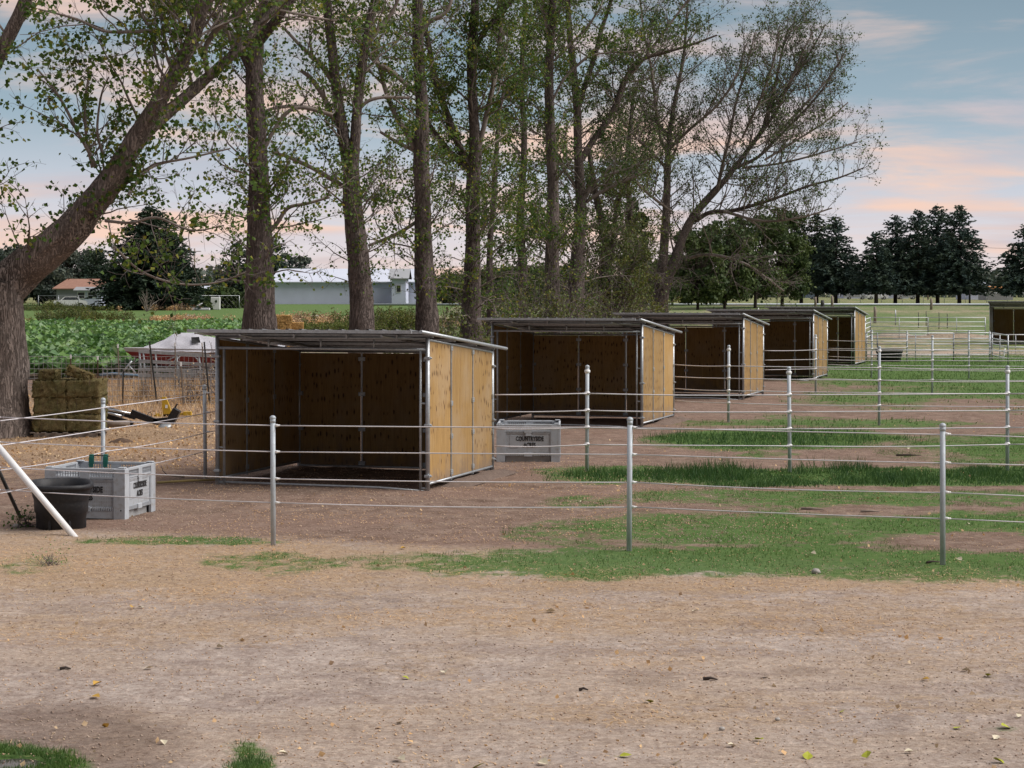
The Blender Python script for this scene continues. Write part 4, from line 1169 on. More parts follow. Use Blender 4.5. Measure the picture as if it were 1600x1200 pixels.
# ------------------------------------------------------------ horse shelters
TH = R(-16.3)
SW, SD = 3.77, 3.66
def make_shelter():
    t = thing('horse_shelter', 'x', 'shelter', group='open fronted horse shelters in a row')
    hw, hd = SW / 2, SD / 2
    g = MAT['galv']
    ZF, ZR = 2.52, 2.22
    def zs(y): return ZF + (ZR - ZF) * (y + hd) / SD
    pm = {}
    def pt(name, mb, mat, loc=None, rot=None): return mb.build(name, mat, t, loc, rot)
    for sx in (-1, 1):
        for yy, z in ((-hd, ZF), (hd, ZR)):
            m = MB().tube([(0, 0, -.1), (0, 0, z)], .036, 10)
            for zc in (.22, z * .42, z * .86):
                m.box((sx * .0, 0, zc), (.095, .095, .05), bev=.01)
                m.tube([(sx * .04, 0, zc), (sx * .075, 0, zc)], .012, 6)
            pt('corner_post', m, g, (sx * hw, yy, 0))
        # inner upright of the front ladder column, with rungs
        m = MB().tube([(0, 0, -.05), (0, 0, 2.30)], .024, 8)
        for zc in (.02, .62, 1.42):
            m.tube([(0, 0, zc), (sx * .095, 0, zc)], .018, 6)
        pt('ladder_post', m, g, (sx * (hw - .125), -hd, 0))
        # sloping top rail and bottom rail of the side frame
        m = MB().tube([(0, -hd, zs(-hd) - .05), (0, hd, zs(hd) - .05)], .024, 8)
        pt('top_rail', m, g, (sx * hw, 0, 0))
        m = MB().tube([(0, -hd, .09), (0, hd, .09)], .022, 8)
        pt('bottom_rail', m, g, (sx * (hw + .004), 0, 0))
    pt('top_rail', MB().tube([(-hw, 0, ZR - .06), (hw, 0, ZR - .06)], .024, 8), g, (0, hd, 0))
    pt('bottom_rail', MB().tube([(-hw, 0, .03), (hw, 0, .03)], .022, 8), g, (0, hd, 0))
    pt('bottom_rail', MB().tube([(-hw, 0, .035), (hw * .55, 0, .012), (hw, 0, -.03)], .020, 8), g, (0, -hd, 0))
    pt('header_rail', MB().tube([(-hw, 0, 2.49), (hw, 0, 2.49)], .024, 8), g, (0, -hd, 0))
    pt('header_rail', MB().tube([(-hw, 0, 2.31), (hw, 0, 2.31)], .026, 8), g, (0, -hd, 0))
    st = MB().tube([(0, 0, 2.31), (0, 0, 2.49)], .020, 6).mesh('header_stub', g)
    for f in (-.5, 0, .5): link('header_stub', st, t, (f * SW * .5, -hd, 0))
    clip = MB().box((0, 0, 2.515), (.03, .035, .08)).mesh('roof_clip', g)
    for f in (-.72, -.25, .25, .72): link('roof_clip', clip, t, (f * hw, -hd - .03, 0))
    # rafters
    for f in (-.333, .333):
        pt('rafter', MB().tube([(0, -hd - .5, zs(-hd - .5) - .02), (0, hd + .45, zs(hd + .45) - .02)], .022, 6), g, (f * SW, 0, 0))
    for f in (-.28, .02, .34, .68, .98):
        yy = -hd + SD * f
        pt('purlin', MB().box((0, 0, 0), (SW + .15, .045, .05)), g, (0, yy, zs(yy) + .014))
    # plywood panels
    def panel(c, wd, h0, h1a, h1b, ax):
        """ax: 'x' lies along x (back), 'y' along y (side); top slopes from h1a to h1b"""
        th = .018; a = wd / 2 - .006
        if ax == 'x': q = [(-a, -th / 2), (a, -th / 2), (a, th / 2), (-a, th / 2)]; hs = [h1a, h1b, h1b, h1a]
        else: q = [(-th / 2, -a), (th / 2, -a), (th / 2, a), (-th / 2, a)]; hs = [h1a, h1a, h1b, h1b]
        m = MB(); m.raw([(x, y, h0) for x, y in q] + [(x, y, h) for (x, y), h in zip(q, hs)],
                        [(3, 2, 1, 0), (4, 5, 6, 7), (0, 1, 5, 4), (1, 2, 6, 5), (2, 3, 7, 6), (3, 0, 4, 7)])
        return m.build('panel', MAT['ply'], t, c)
    pw = SD / 3
    for sx in (-1, 1):
        for k in range(3):
            yc = -hd + pw * (k + .5)
            panel((sx * (hw - .002), yc, 0), pw - (.05 if k != 1 else 0), .115, zs(yc - pw / 2) - .06, zs(yc + pw / 2) - .06, 'y')
    bw = SW / 3
    for k in range(3):
        panel((-hw + bw * (k + .5), hd, 0), bw - (.05 if k != 1 else 0), .05, ZR - .095, ZR - .095, 'x')
    def strip(h, ax):
        m = MB()
        d = (.030, .045, h) if ax == 'x' else (.045, .030, h)
        m.box((0, 0, h / 2 + .05), d)
        return m
    def brk(ax):
        m = MB()
        m.box((0, 0, 0), (.13, .062, .075) if ax == 'x' else (.062, .10, .085), bev=.004)
        for s in (-1, 1):
            if ax == 'x': m.tube([(s * .045, -.036, 0), (s * .045, .036, 0)], .010, 6)
            else: m.tube([(-.036, s * .032, 0), (.036, s * .032, 0)], .010, 6)
        return m
    bx_ = brk('x').mesh('bracket', g); by_ = brk('y').mesh('bracket', g)
    for k in (1, 2):
        sx_ = strip(ZR - .13, 'x').build('seam_strip', g, t, (-hw + bw * k, hd, 0))
        for z in (.09, .72, 1.37, 2.02): link('bracket', bx_, t, (-hw + bw * k, hd, z))
        for sx in (-1, 1):
            yc = -hd + pw * k
            strip(zs(yc) - .16, 'y').build('seam_strip', g, t, (sx * hw, yc, 0))
            for z in (.19, .80, 1.36, zs(yc) - .12): link('bracket', by_, t, (sx * hw, yc, z))
    for sx in (-1, 1):
        link('bracket', bx_, t, (sx * (hw - .03), hd - .03, .72)); link('bracket', bx_, t, (sx * (hw - .03), hd - .03, 1.37))
    # corrugated roof in four sheets
    ya, yb = -hd - .62, hd + .58
    tot = SW + .16; ns = 4; sw = tot / ns
    per = .235
    def rib(x):   # trapezoid ribs
        u = (x / per) % 1.0
        return .032 * max(0, min(1, (.16 - abs(u - .5)) / .07))
    for k in range(ns):
        x0 = -tot / 2 + k * sw; x1 = x0 + sw + (.03 if k < ns - 1 else 0)
        xs_ = sorted(set([x0, x1] + [x for j in range(-12, 13) for x in ((j + .34) * per, (j + .41) * per, (j + .59) * per, (j + .66) * per) if x0 < x < x1]))
        m = MB(); vs = []; lift = .003 * (k % 2)
        for y_ in (ya, yb):
            for dz in (0, .0025):
                for x in xs_: vs.append((x, y_, zs(y_) + .045 + rib(x) + dz + lift))
        n = len(xs_); fs = []
        for i in range(n - 1):
            fs.append((i, i + 1, 2 * n + i + 1, 2 * n + i)[::-1]); fs.append((n + i, n + i + 1, 3 * n + i + 1, 3 * n + i))
            fs.append((i, i + 1, n + i + 1, n + i)); fs.append((2 * n + i, 2 * n + i + 1, 3 * n + i + 1, 3 * n + i)[::-1])
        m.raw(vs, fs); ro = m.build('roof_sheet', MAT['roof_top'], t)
        ro.data.materials.append(MAT['roof_under_shade'])
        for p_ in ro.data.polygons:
            if p_.normal.z < -.1: p_.material_index = 1  # downward faces get the darker material: painted shade under the sheet
    for sx in (-1, 1):
        pt('roof_trim', MB().tube([(0, ya - .01, zs(ya) + .042), (0, yb + .02, zs(yb) + .042)], .030, 10), MAT['galv'], (sx * (tot / 2 + .015), 0, 0))
    pt('roof_trim', MB().box((0, 0, 0), (tot, .02, .030)), g, (0, ya + .014, zs(ya) + .025))
    return t
SH = [(-1.39, 34.14, 0), (3.14, 50.06, 0), (7.07, 63.3, 0), (11.2, 77.0, -.3), (15.25, 92.2, -.6), (32.95, 126.0, 0)]
SHL = ['nearest open horse shelter of plywood in a galvanised frame, at the left front',
       'second open horse shelter with board seamed side, behind the grey bin',
       'third open horse shelter in front of the forked open crowned cottonwood',
       'fourth open horse shelter, partly hidden behind the third one',
       'farthest open horse shelter of the row, next to the pipe panels',
       'lone open horse shelter cut by the right edge of the picture']
proto = make_shelter()
for i, ((fx, fy, da), lab) in enumerate(zip(SH, SHL)):
    o = proto if i == 0 else copy_tree(proto)
    th = TH + R(da)
    c, s = math.cos(th), math.sin(th)
    lx, ly = -SW / 2, SD / 2
    X, Y = fx + c * lx - s * ly, fy + s * lx + c * ly
    o.location = (X, Y, float(gz(Y)) + .01); o.rotation_euler = (0, 0, th)
    o['label'] = lab

# ------------------------------------------------------------ electric fences
capm = MB().ball((0, 0, .012), .042, 1, (1, 1, .85)).tube([(0, 0, -.05), (0, 0, .0)], .036, 10).mesh('post_cap', MAT['galv_white'])
insm = MB().tube([(0, 0, 0), (.035, -.01, 0), (.055, -.012, 0)], [.022, .016, .010], 8).ball((.056, -.012, 0), .014, 1).mesh('insulator', MAT['white'])
beadm = MB().ball((0, 0, 0), .055, 1, (1, 1, .9)).mesh('insulator', MAT['white'])
def postmesh(h, r=.033):
    m = MB().tube([(0, 0, -.15), (0, 0, h)], r, 12)
    return m.mesh('post', MAT['galv_white'])
def wire_run(parent, p0, p1, sag=.015, r=.0075, n=8):
    p0 = Vector(p0); p1 = Vector(p1)
    pts = [p0.lerp(p1, i / n) - Vector((0, 0, sag * math.sin(math.pi * i / n))) for i in range(n + 1)]
    MB().tube(pts, r, 5).build('wire', MAT['rope'], parent)
def efence(label, posts, h, zw, start=None, end=None, side='clip', r=.0075, pr=.033, jit=None):
    """posts: list of (X, Y); wires strung at heights zw; start / end: extra wire ends (X, Y)"""
    base = posts[0]
    z0 = gh(*base)
    t = thing('electric_fence', label, 'fence', (base[0], base[1], z0))
    pm_ = postmesh(h, pr)
    for k, (X, Y) in enumerate(posts):
        z = gh(X, Y) - z0
        hh = h * (1 + (jit[k] if jit else 0))
        p = link('post', pm_, t, (X - base[0], Y - base[1], z), (R(RG.uniform(-.5, .5)), R(RG.uniform(-.6, .6)), 0))
        if jit: p.scale = (1, 1, 1 + jit[k])
        link('post_cap', capm, p, (0, 0, h))
        if side == 'bead': link('insulator', beadm, p, (0, 0, h - .07))
        for q in zw:
            link('insulator', insm if side == 'clip' else beadm, p, (.028 if side == 'clip' else 0, 0, q))
    pts = ([start] if start else []) + list(posts) + ([end] if end else [])
    for q in zw:
        for a, b in zip(pts[:-1], pts[1:]):
            ox = .085 if side == 'clip' else 0
            oy = -.012 if side == 'clip' else -.045
            wire_run(t, (a[0] - base[0] + ox, a[1] - base[1] + oy, gh(*a) - z0 + q), (b[0] - base[0] + ox, b[1] - base[1] + oy, gh(*b) - z0 + q), RG.uniform(.0, .03), r)
    return t
def g2(px_, py_): return G(px_, py_)[:2]
CRN = (-7.13, 28.5)
ZA = (.55, .86, 1.21, 1.55)
efence('front electric fence with plain round capped posts along the dirt yard', [CRN, g2(427, 850), g2(983, 862), g2(1473, 885), (9.3, 23.6), (13.6, 22.6)], 1.635, ZA, jit=[0, 0, 0, .005, 0, 0])
L0 = CRN; L1 = (-6.33, 32.03); L2 = (-5.37, 36.25); L3 = (-4.55, 40.1)
efence('left electric fence running back from the corner past the grey bin to the nearest shelter', [L1, L2, (-4.4, 41.5)], 1.60, (.50, .82, 1.16, 1.50), start=L0)
ZB = (.49, .80, 1.11, 1.42)
def shelter_rr(i):
    fx, fy, da = SH[i]; th = TH + R(da); c, s = math.cos(th), math.sin(th)
    return (fx - s * SD + .05, fy + c * SD)
efence('second electric fence with white beaded posts from the nearest shelter to the right', [g2(917, 737), g2(1234, 737), g2(1574, 735), (12.9, 38.0)], 1.89, ZB, start=shelter_rr(0), side='bead', r=.011, pr=.034)
efence('third electric fence with beaded posts from the second shelter to the right', [g2(1138, 660), g2(1373.5, 665), (12.6, 50.6), (16.6, 50.2)], 1.90, ZB, start=shelter_rr(1), side='bead', r=.011, pr=.034)
efence('fourth electric fence with beaded posts from the third shelter to the right', [g2(1274.3, 614), g2(1456.4, 617), (17.3, 66.0), (21.1, 65.5)], 1.87, ZB, start=shelter_rr(2), side='bead', r=.011, pr=.034)
efence('fifth electric fence with beaded posts from the fourth shelter to the right', [g2(1361.5, 590), g2(1513.9, 591), (21.3, 78.6), (25, 78.4)], 1.80, ZB, start=shelter_rr(3), side='bead', r=.012, pr=.034)
efence('farthest electric fence with beaded posts in front of the pipe panels', [g2(1417, 566), g2(1546.6, 566), (26.2, 96.0), (30.2, 96)], 1.40, (.40, .70, 1.0), start=shelter_rr(4), side='bead', r=.013, pr=.036)

def pole(name, label, cat, p0, p1, r, mat, cap=True):
    p0 = Vector(p0); p1 = Vector(p1)
    o = MB().tube([(0, 0, 0), p1 - p0], r, 14).build(name, mat, None, p0)
    return tagit(o, label, cat)
b0 = G(121, 839)
pole('brace_pole', 'thick white plastic brace pole leaning from the ground in front of the black tub', 'brace pole', (b0[0], b0[1], -.05), (-7.10, 28.45, 1.19), .045, MAT['white'])
b1 = G(34, 808)
pole('brace_pole', 'thin dark grey steel brace pole leaning behind the black tub', 'brace pole', (b1[0], b1[1], -.05), (-7.19, 28.6, 1.02), .026, MAT['dark_post'])

# ------------------------------------------------------------ pipe panels
def pipe_panel(label, p0, p1, h, rails, uprights=3, z0=.06, r=.023):
    a = Vector((p0[0], p0[1], gh(*p0))); b = Vector((p1[0], p1[1], gh(*p1)))
    t = thing('pipe_panel', label, 'corral panel', tuple(a), group='galvanised pipe panels of the far pens')
    d = b - a
    for k in range(rails):
        z = h - (h - .28) * k / (rails - 1)
        MB().tube([(0, 0, z), d + Vector((0, 0, z))], r * 1.25, 6).build('rail', MAT['pipe_white'], t)
    for k in range(uprights):
        f = k / (uprights - 1)
        MB().tube([(0, 0, z0 - .05), (0, 0, h + .02)], r * (1.5 if k in (0, uprights - 1) else 1.0), 8).build('post', MAT['galv'], t, d * f)
    return t
def X_at(px_, Y): return (px_ - 800) * Y / FP
Y1_, Y2_ = 138.0, 99.0
pp = [(X_at(1360, Y1_), Y1_), (X_at(1450, Y1_), Y1_), (X_at(1541, Y1_), Y1_ + .3)]
pipe_panel('left one of the two high pipe panels at the back, starting beside the farthest shelter', pp[0], pp[1], 1.46, 5, 3)
pipe_panel('right one of the two high pipe panels at the back, ending at the lone shelter', pp[1], pp[2], 1.46, 5, 3)
pipe_panel('short pipe panel coming forward from the back corner behind the farthest shelter', (X_at(1352, 131), 131.0), pp[0], 1.46, 5, 2)
qq = [(X_at(1354, Y2_ + 1), Y2_ + 1), (X_at(1371, Y2_), Y2_), (X_at(1490, Y2_), Y2_), (X_at(1547, Y2_), Y2_)]
pipe_panel('short pipe panel right behind the edge of the farthest shelter', qq[0], qq[1], 1.33, 5, 2)
pipe_panel('long pipe panel behind the far black tub', qq[1], qq[2], 1.33, 5, 3)
pipe_panel('pipe panel in front of the back pen left of the small gate', qq[2], qq[3], 1.33, 5, 2)
pipe_panel('small pipe gate standing open in front of the lone shelter', (qq[3][0] + .1, Y2_), (X_at(1575, 93.6), 93.6), 1.33, 5, 3)
pipe_panel('pipe panel from the pen towards the right edge behind the small gate', (X_at(1549, 112), 112), (X_at(1625, 112), 112), .95, 2, 3)
p = G(1567, 564)
pole('marker_post', 'short tilted white stake below the open pipe gate', 'stake', (p[0], p[1], -.05), (p[0] + .1, p[1], .62), .03, MAT['white'])

# ------------------------------------------------------------ plastic bins
def text_mesh(body, size, mat, bold=.008):
    cu = bpy.data.curves.new('lettering', 'FONT')
    cu.body = body; cu.size = size; cu.align_x = 'CENTER'; cu.align_y = 'CENTER'
    cu.extrude = .0015; cu.offset = bold; cu.resolution_u = 2; cu.space_character = 1.02
    tmp = bpy.data.objects.new('tmp', cu); COL.objects.link(tmp)
    dg = bpy.context.evaluated_depsgraph_get(); dg.update()
    me = bpy.data.meshes.new_from_object(tmp.evaluated_get(dg))
    bpy.data.objects.remove(tmp); bpy.data.curves.remove(cu)
    me.name = 'lettering'; me.materials.clear(); me.materials.append(mat)
    return me
TX1 = text_mesh('COUNTRYSIDE', .118, MAT['ink'], .0045); TX2 = text_mesh('ACRES', .118, MAT['ink'], .0045)
def make_bin(label, S=1.22, H=.74, both=False):
    t = thing('plastic_bin', label, 'bin', group='pale grey vented plastic bins')
    bm_ = MAT['bin']; hs = S / 2
    m = MB()
    cw = .17
    for sx in (-1, 1):
        for sy in (-1, 1):
            m = MB()
            m.box((sx * (hs - cw / 2), sy * (hs - .02), H / 2), (cw, .04, H), bev=.012)
            m.box((sx * (hs - .021), sy * (hs - cw / 2 - .019), H / 2 - .003), (.038, cw - .04, H - .01), bev=.010)
            m.box((sx * (hs - .06), sy * (hs - .06), H + .008), (.10, .10, .02), bev=.008)
            m.tube([(sx * (hs - cw * .75), sy * (hs - .004), .12), (sx * (hs - cw * .75), sy * (hs + .004), .12)], .010, 8)
            m.build('corner_post', bm_, t)
            MB().tube([(0, -.003, 0), (0, .003, 0)], .011, 8).build('bolt_hole', MAT['ink'], t, (sx * (hs - cw * .35), sy * (hs + .002), .14))
    MB().box((0, 0, .15), (S - .06, S - .06, .03)).build('floor', MAT['bin_in'], t)
    for k in range(3):
        MB().box(((k - 1) * (hs - .12), 0, .07), (.10, S - .36, .12)).build('runner', MAT['bin_in'], t)
    iw = S - 2 * cw; hwid = iw / 2
    for q in range(4):
        rot = (0, 0, q * math.pi / 2)
        sd = link('side_wall', None, t, None, rot) if False else thing('side_wall', None, None)
        sd.parent = t; sd.rotation_euler = rot
        # each wall faces -y at y = -hs
        yf = -hs + .022
        m = MB()
        m.box((0, yf - .004, H - .022), (iw + .02, .036, .044), bev=.008)          # rim
        m.box((0, yf, H - .135), (iw, .030, .022))                                   # bar under the vents
        m.box((0, yf - .006, H - .10), (.15, .036, .15), bev=.008)                   # centre boss
        m.box((0, yf - .006, H - .20), (.10, .034, .07), bev=.008)
        m.box((0, yf + .002, H - .078), (iw, .012, .008))
        nb = 9
        for sgn in (-1, 1):
            for j in range(nb):
                m.box((sgn * (.085 + (hwid - .085) * (j + .5) / nb), yf, H - .084), (.010, .020, .08))
        # bottom skirt with teeth
        for j in range(26):
            x = -hwid + iw * (j + .5) / 26
            if abs(x) > .09: m.box((x, yf, .155), (.018, .028, .05))
        m.box((0, yf - .004, .152), (.16, .034, .075), bev=.006)
        if q in (0, 2): m.box((0, yf + .004, .075), (iw, .024, .11))
        m.build('vent_frame', bm_, sd)
        # vented or plain sheet
        zt, zb = H - .15, .18
        m = MB()
        if q in (0, 1) and both:
            cols, rows = 34, 8
            m.box((0, yf + .006, (zt + zb) / 2), (iw, .006, zt - zb))
            m.build('sheet', bm_, sd)
            m = MB()
            for j in range(cols):
                for i in range(rows):
                    x = -hwid + iw * (j + .5) / cols
                    z = zb + (zt - zb) * (i + .5) / rows
                    if q == 1 and abs(x + .02) < .21 and .26 < z < .52: continue
                    if q == 1 and x < -.02: continue
                    if q == 0 and abs(x) < .10: continue
                    m.box((x, yf + .0032, z), (.009, .0012, .030))
            o = m.build('slot', MAT['bin_in'], sd); o['kind'] = 'stuff'
        else:
            m.box((0, yf + .006, (zt + zb) / 2), (iw, .006, zt - zb)); m.build('sheet', bm_, sd)
            cols, rows = 30, 8; m = MB()
            for j in range(cols):
                for i in range(rows):
                    x = -hwid + iw * (j + .5) / cols; z = zb + (zt - zb) * (i + .5) / rows
                    if abs(x) < .10: continue
                    m.box((x, yf + .0032, z), (.009, .0012, .030))
            o = m.build('slot', MAT['bin_in'], sd); o['kind'] = 'stuff'
        # sloped shoulder under the vents and ribs
        m = MB()
        for sgn in (-1, 1):
            a, b = sgn * .085, sgn * (hwid - .01)
            m.raw([(a, yf - .012, zt - .01), (b, yf - .012, zt - .01), (b, yf - .001, zt - .05), (a, yf - .001, zt - .05), (a, yf + .006, zt), (b, yf + .006, zt)],
                  [(0, 1, 2, 3), (4, 5, 1, 0)] if sgn > 0 else [(3, 2, 1, 0), (0, 1, 5, 4)])
        m.box((-hwid + .008, yf - .002, (zt + zb) / 2), (.016, .024, zt - zb)); m.box((hwid - .008, yf - .002, (zt + zb) / 2), (.016, .024, zt - zb))
        if q == 1 and both:
            m.box((-hwid + .17, yf + .001, .40), (.17, .006, .24), bev=.002)
        m.build('rib', bm_, sd)
        if both:
            ox = .03 if q == 1 else 0.0
            for me_, z in ((TX1, .455 if q == 1 else .43), (TX2, .335 if q == 1 else .32)):
                MBp = link('lettering', me_, sd, (ox, yf - .0005 - .002, z), (R(90), 0, 0)); MBp.scale = (.66, 1, 1)
    return t
def flatten_walls(t):
    """side_wall empties carry walls as sub-parts; give each a mesh of its own"""
    for sd in [c for c in t.children if c.type == 'EMPTY']:
        fr = [c for c in sd.children if c.name.startswith('vent_frame')][0]
        rest = [c for c in sd.children if c is not fr]
        rot = sd.rotation_euler.copy()
        fr.name = 'side_wall'; fr.parent = t; fr.rotation_euler = rot
        for c in rest: c.parent = fr
        bpy.data.objects.remove(sd)
binA = make_bin('grey vented plastic bin with black lettering beside the round black tub', both=True)
flatten_walls(binA)
fr_ = G(195, 813)
th = math.atan2(1.2, .23)      # direction from the front corner to the right corner
u = Vector((.19, .982)); v = Vector((-.982, .19))
cxy = Vector((fr_[0], fr_[1])) + (u + v) * .61
# wall 1 (rotated 90 deg: faces +x) must look right
binA.location = (cxy.x, cxy.y, gh(cxy.x, cxy.y)); binA.rotation_euler = (0, 0, math.atan2(u.y, u.x) - math.pi / 2)
binB = copy_tree(binA)
binB['label'] = 'grey vented plastic bin with black lettering at the rear corner of the nearest shelter'
cb = G(808, 722)
binB.rotation_euler = (0, 0, R(-92))
binB.location = (X_at(815, 39.0) + .15, 40.35, gh(0, 40.3))
# green straps hung over the back wall of the first bin
t = thing('strap_hanger', 'dark rod with two green straps hung over the back wall of the grey bin', 'straps', tuple(P(152, 716, 30.9)))
MB().tube([(-.12, 0, .03), (.0, 0, .045), (.19, 0, .03)], .010, 6).build('rod', MAT['ink'], t)
for dx in (-.085, .125):
    m = MB()
    m.box((0, -.035, -.05), (.062, .03, .17), bev=.012).box((0, .03, -.03), (.06, .025, .13), bev=.01).box((0, 0, .045), (.066, .085, .03), bev=.012)
    m.build('strap', MAT['green_strap'], t, (dx, 0, .0))

# ------------------------------------------------------------ tubs
def make_tub(label):
    t = thing('stock_tub', label, 'tub', group='black stock tubs')
    prof = [(.0, .03), (.365, .03), (.372, .0), (.385, .01), (.405, .21), (.425, .225), (.432, .36), (.437, .40), (.455, .43), (.470, .53), (.478, .555),
            (.505, .56), (.512, .585), (.507, .615), (.48, .622), (.455, .61), (.440, .50), (.415, .30), (.385, .06), (.0, .055)]
    MB().lathe(prof, 48, .86, 1.34, 3.0).build('body', MAT['black_plastic'], t)
    for q in range(8):
        a = q * math.pi / 4 + .3
        ca, sa = math.cos(a), math.sin(a)
        qn = (abs(ca) ** 3 + abs(sa) ** 3) ** (-1 / 3)
        m = MB().box((0, 0, .105), (.012, .03, .20))
        m.build('rib', MAT['black_plastic'], t, (.392 * qn * ca * .86, .392 * qn * sa * 1.34, 0), (0, 0, a))
    return t
tubA = make_tub('round black plastic stock tub beside the grey bin at the left')
tubA.location = (X_at(93, 28.75), 28.85, gh(-6.2, 28.8)); tubA.rotation_euler = (0, 0, R(14))
tubB = copy_tree(tubA)
tubB['label'] = 'small looking black tub standing in front of the far pipe panels'
tubB.location = (X_at(1392, 97), 97.4, float(gz(97.4))); tubB.rotation_euler = (0, 0, R(62))

# ------------------------------------------------------------ hay and straw bales
def bale(label, c, d, rz, mat, cat, name, group, seed, tuft=True, rx=0.0, ry=0.0, soft=.03):
    rng = np.random.default_rng(seed)
    t = thing(name, label, cat, c, group=group); t.rotation_euler = (rx, ry, rz)
    nx_, ny_, nz_ = 14, 8, 8
    vs = []; fs = []; key = {}
    def vid(i, j, k):
        if (i, j, k) in key: return key[(i, j, k)]
        p = np.array([i / nx_ - .5, j / ny_ - .5, k / nz_ - .5])
        e = 1 - .05 * ((abs(p[0]) > .49) + (abs(p[1]) > .49) + (abs(p[2]) > .49) - 1)
        q = p * np.array(d) * e
        q += rng.normal(0, .016, 3)
        q[2] += d[2] / 2
        key[(i, j, k)] = len(vs); vs.append(q); return key[(i, j, k)]
    for i in range(nx_):
        for j in range(ny_):
            fs.append((vid(i, j, 0), vid(i, j + 1, 0), vid(i + 1, j + 1, 0), vid(i + 1, j, 0)))
            fs.append((vid(i, j, nz_), vid(i + 1, j, nz_), vid(i + 1, j + 1, nz_), vid(i, j + 1, nz_)))
    for i in range(nx_):
        for k in range(nz_):
            fs.append((vid(i, 0, k), vid(i + 1, 0, k), vid(i + 1, 0, k + 1), vid(i, 0, k + 1)))
            fs.append((vid(i, ny_, k), vid(i, ny_, k + 1), vid(i + 1, ny_, k + 1), vid(i + 1, ny_, k)))
    for j in range(ny_):
        for k in range(nz_):
            fs.append((vid(0, j, k), vid(0, j, k + 1), vid(0, j + 1, k + 1), vid(0, j + 1, k)))
            fs.append((vid(nx_, j, k), vid(nx_, j + 1, k), vid(nx_, j + 1, k + 1), vid(nx_, j, k + 1)))
    MB().raw(vs, fs, True).build('core', mat, t)
    for s in (-.22, .22):
        x = s * d[0]; a, b = d[1] / 2 + .004, d[2]
        MB().tube([(x, -a, .01), (x, -a, b + .003), (x, a, b + .003), (x, a, .01)], .004, 4).build('twine', MAT['rust_post'], t)
    if tuft:
        n = 900
        face = rng.integers(0, 4, n)
        p = rng.uniform(-.5, .5, (n, 3)) * np.array(d); p[:, 2] += d[2] / 2
        nn = np.zeros((n, 3))
        p[face == 0, 1] = -d[1] / 2; nn[face == 0, 1] = -1
        p[face == 1, 0] = d[0] / 2; nn[face == 1, 0] = 1
        p[face == 2, 0] = -d[0] / 2; nn[face == 2, 0] = -1
        p[face == 3, 2] = d[2]; nn[face == 3, 2] = 1
        dr = nn * .55 + rng.normal(0, .7, (n, 3)); dr[:, 2] -= .3 * (face != 3)
        dr /= np.linalg.norm(dr, axis=1, keepdims=True)
        sd = np.cross(dr, rng.normal(0, 1, (n, 3))); sd /= np.linalg.norm(sd, axis=1, keepdims=True)
        Lh = rng.uniform(.03, .10, n)[:, None]
        V = np.stack([p - sd * .003, p + sd * .003, p + dr * Lh], 1).reshape(-1, 3)
        link('stems', mesh_np('stems', V, [np.arange(3 * n).reshape(-1, 3)], MAT['hay_tuft'] if mat is MAT['hay'] else MAT['straw']), t)['kind'] = 'stuff'
    return t
HY = 47.0
hx0, hx1 = X_at(50, HY), X_at(155.5, HY)
bwid = (hx1 - hx0) / 2
zb0 = gh(hx0, HY)
rows3 = ['bottom', 'middle', 'top']
for k in range(3):
    for j in range(2):
        bale('%s hay bale in the %s column of the stack beside the huge cottonwood' % (rows3[k], ['left', 'right'][j]),
             (hx0 + bwid * (j + .5) + (.02 if k == 1 else 0), HY + .28 + .02 * (k % 2), zb0 + .13 + k * .385), (bwid - .015, .56, .38), R([0, 1.2, -1][k]), MAT['hay'], 'hay bale', 'hay_bale', 'hay bales of the stack by the huge cottonwood', 900 + k * 2 + j)
        bale('%s hay bale in the %s column of the rear half of the stack' % (rows3[k], ['left', 'right'][j]),
             (hx0 + bwid * (j + .5) - .04, HY + .87, zb0 + .13 + k * .385), (bwid - .015, .56, .38), R([1, -1, 0][k]), MAT['hay'], 'hay bale', 'hay_bale', 'hay bales of the stack by the huge cottonwood', 940 + k * 2 + j, tuft=False)
bale('short piece of hay bale on the top left of the stack', (X_at(73, HY), HY + .3, zb0 + .13 + 1.155), (.40, .45, .22), 0, MAT['hay'], 'hay bale', 'hay_bale', 'loose bales on top of the hay stack', 960)
bale('broken slanting hay bale slumped on the top right of the stack', (X_at(118, HY), HY + .3, zb0 + .13 + 1.19), (.56, .5, .20), R(10), MAT['hay'], 'hay bale', 'hay_bale', 'loose bales on top of the hay stack', 961, ry=R(22))
t = thing('pallet', 'dark wooden pallet under the hay bales', 'pallet', ((hx0 + hx1) / 2, HY + .5, zb0 - .01))
for k in range(3): MB().box((0, (k - 1) * .5, .05), (hx1 - hx0 - .1, .09, .09)).build('stringer', MAT['wood_grey'], t)
for k in range(7): MB().box((-.74 + k * .247, 0, .108), (.10, 1.2, .018)).build('slat', MAT['wood_grey'], t)
SYB = 112.0
zs0 = float(gz(SYB))
for j, (px_, nrow) in enumerate(((440, 5), (458, 4))):
    for k in range(nrow):
        bale('%s orange straw bale in the %s pile behind the second cottonwood trunk' % (['lowest', 'second lowest', 'middle' if nrow == 5 else 'third', 'fourth' if nrow == 5 else 'topmost', 'topmost'][k], ['taller left', 'shorter right'][j]),
             (X_at(px_, SYB) + .03 * k, SYB + j * .4, zs0 + k * .40), (.85, .5, .40), R(3 * k - 4), MAT['strawbale'], 'straw bale', 'straw_bale', 'orange straw bales behind the cottonwood', 970 + j * 6 + k, tuft=False)

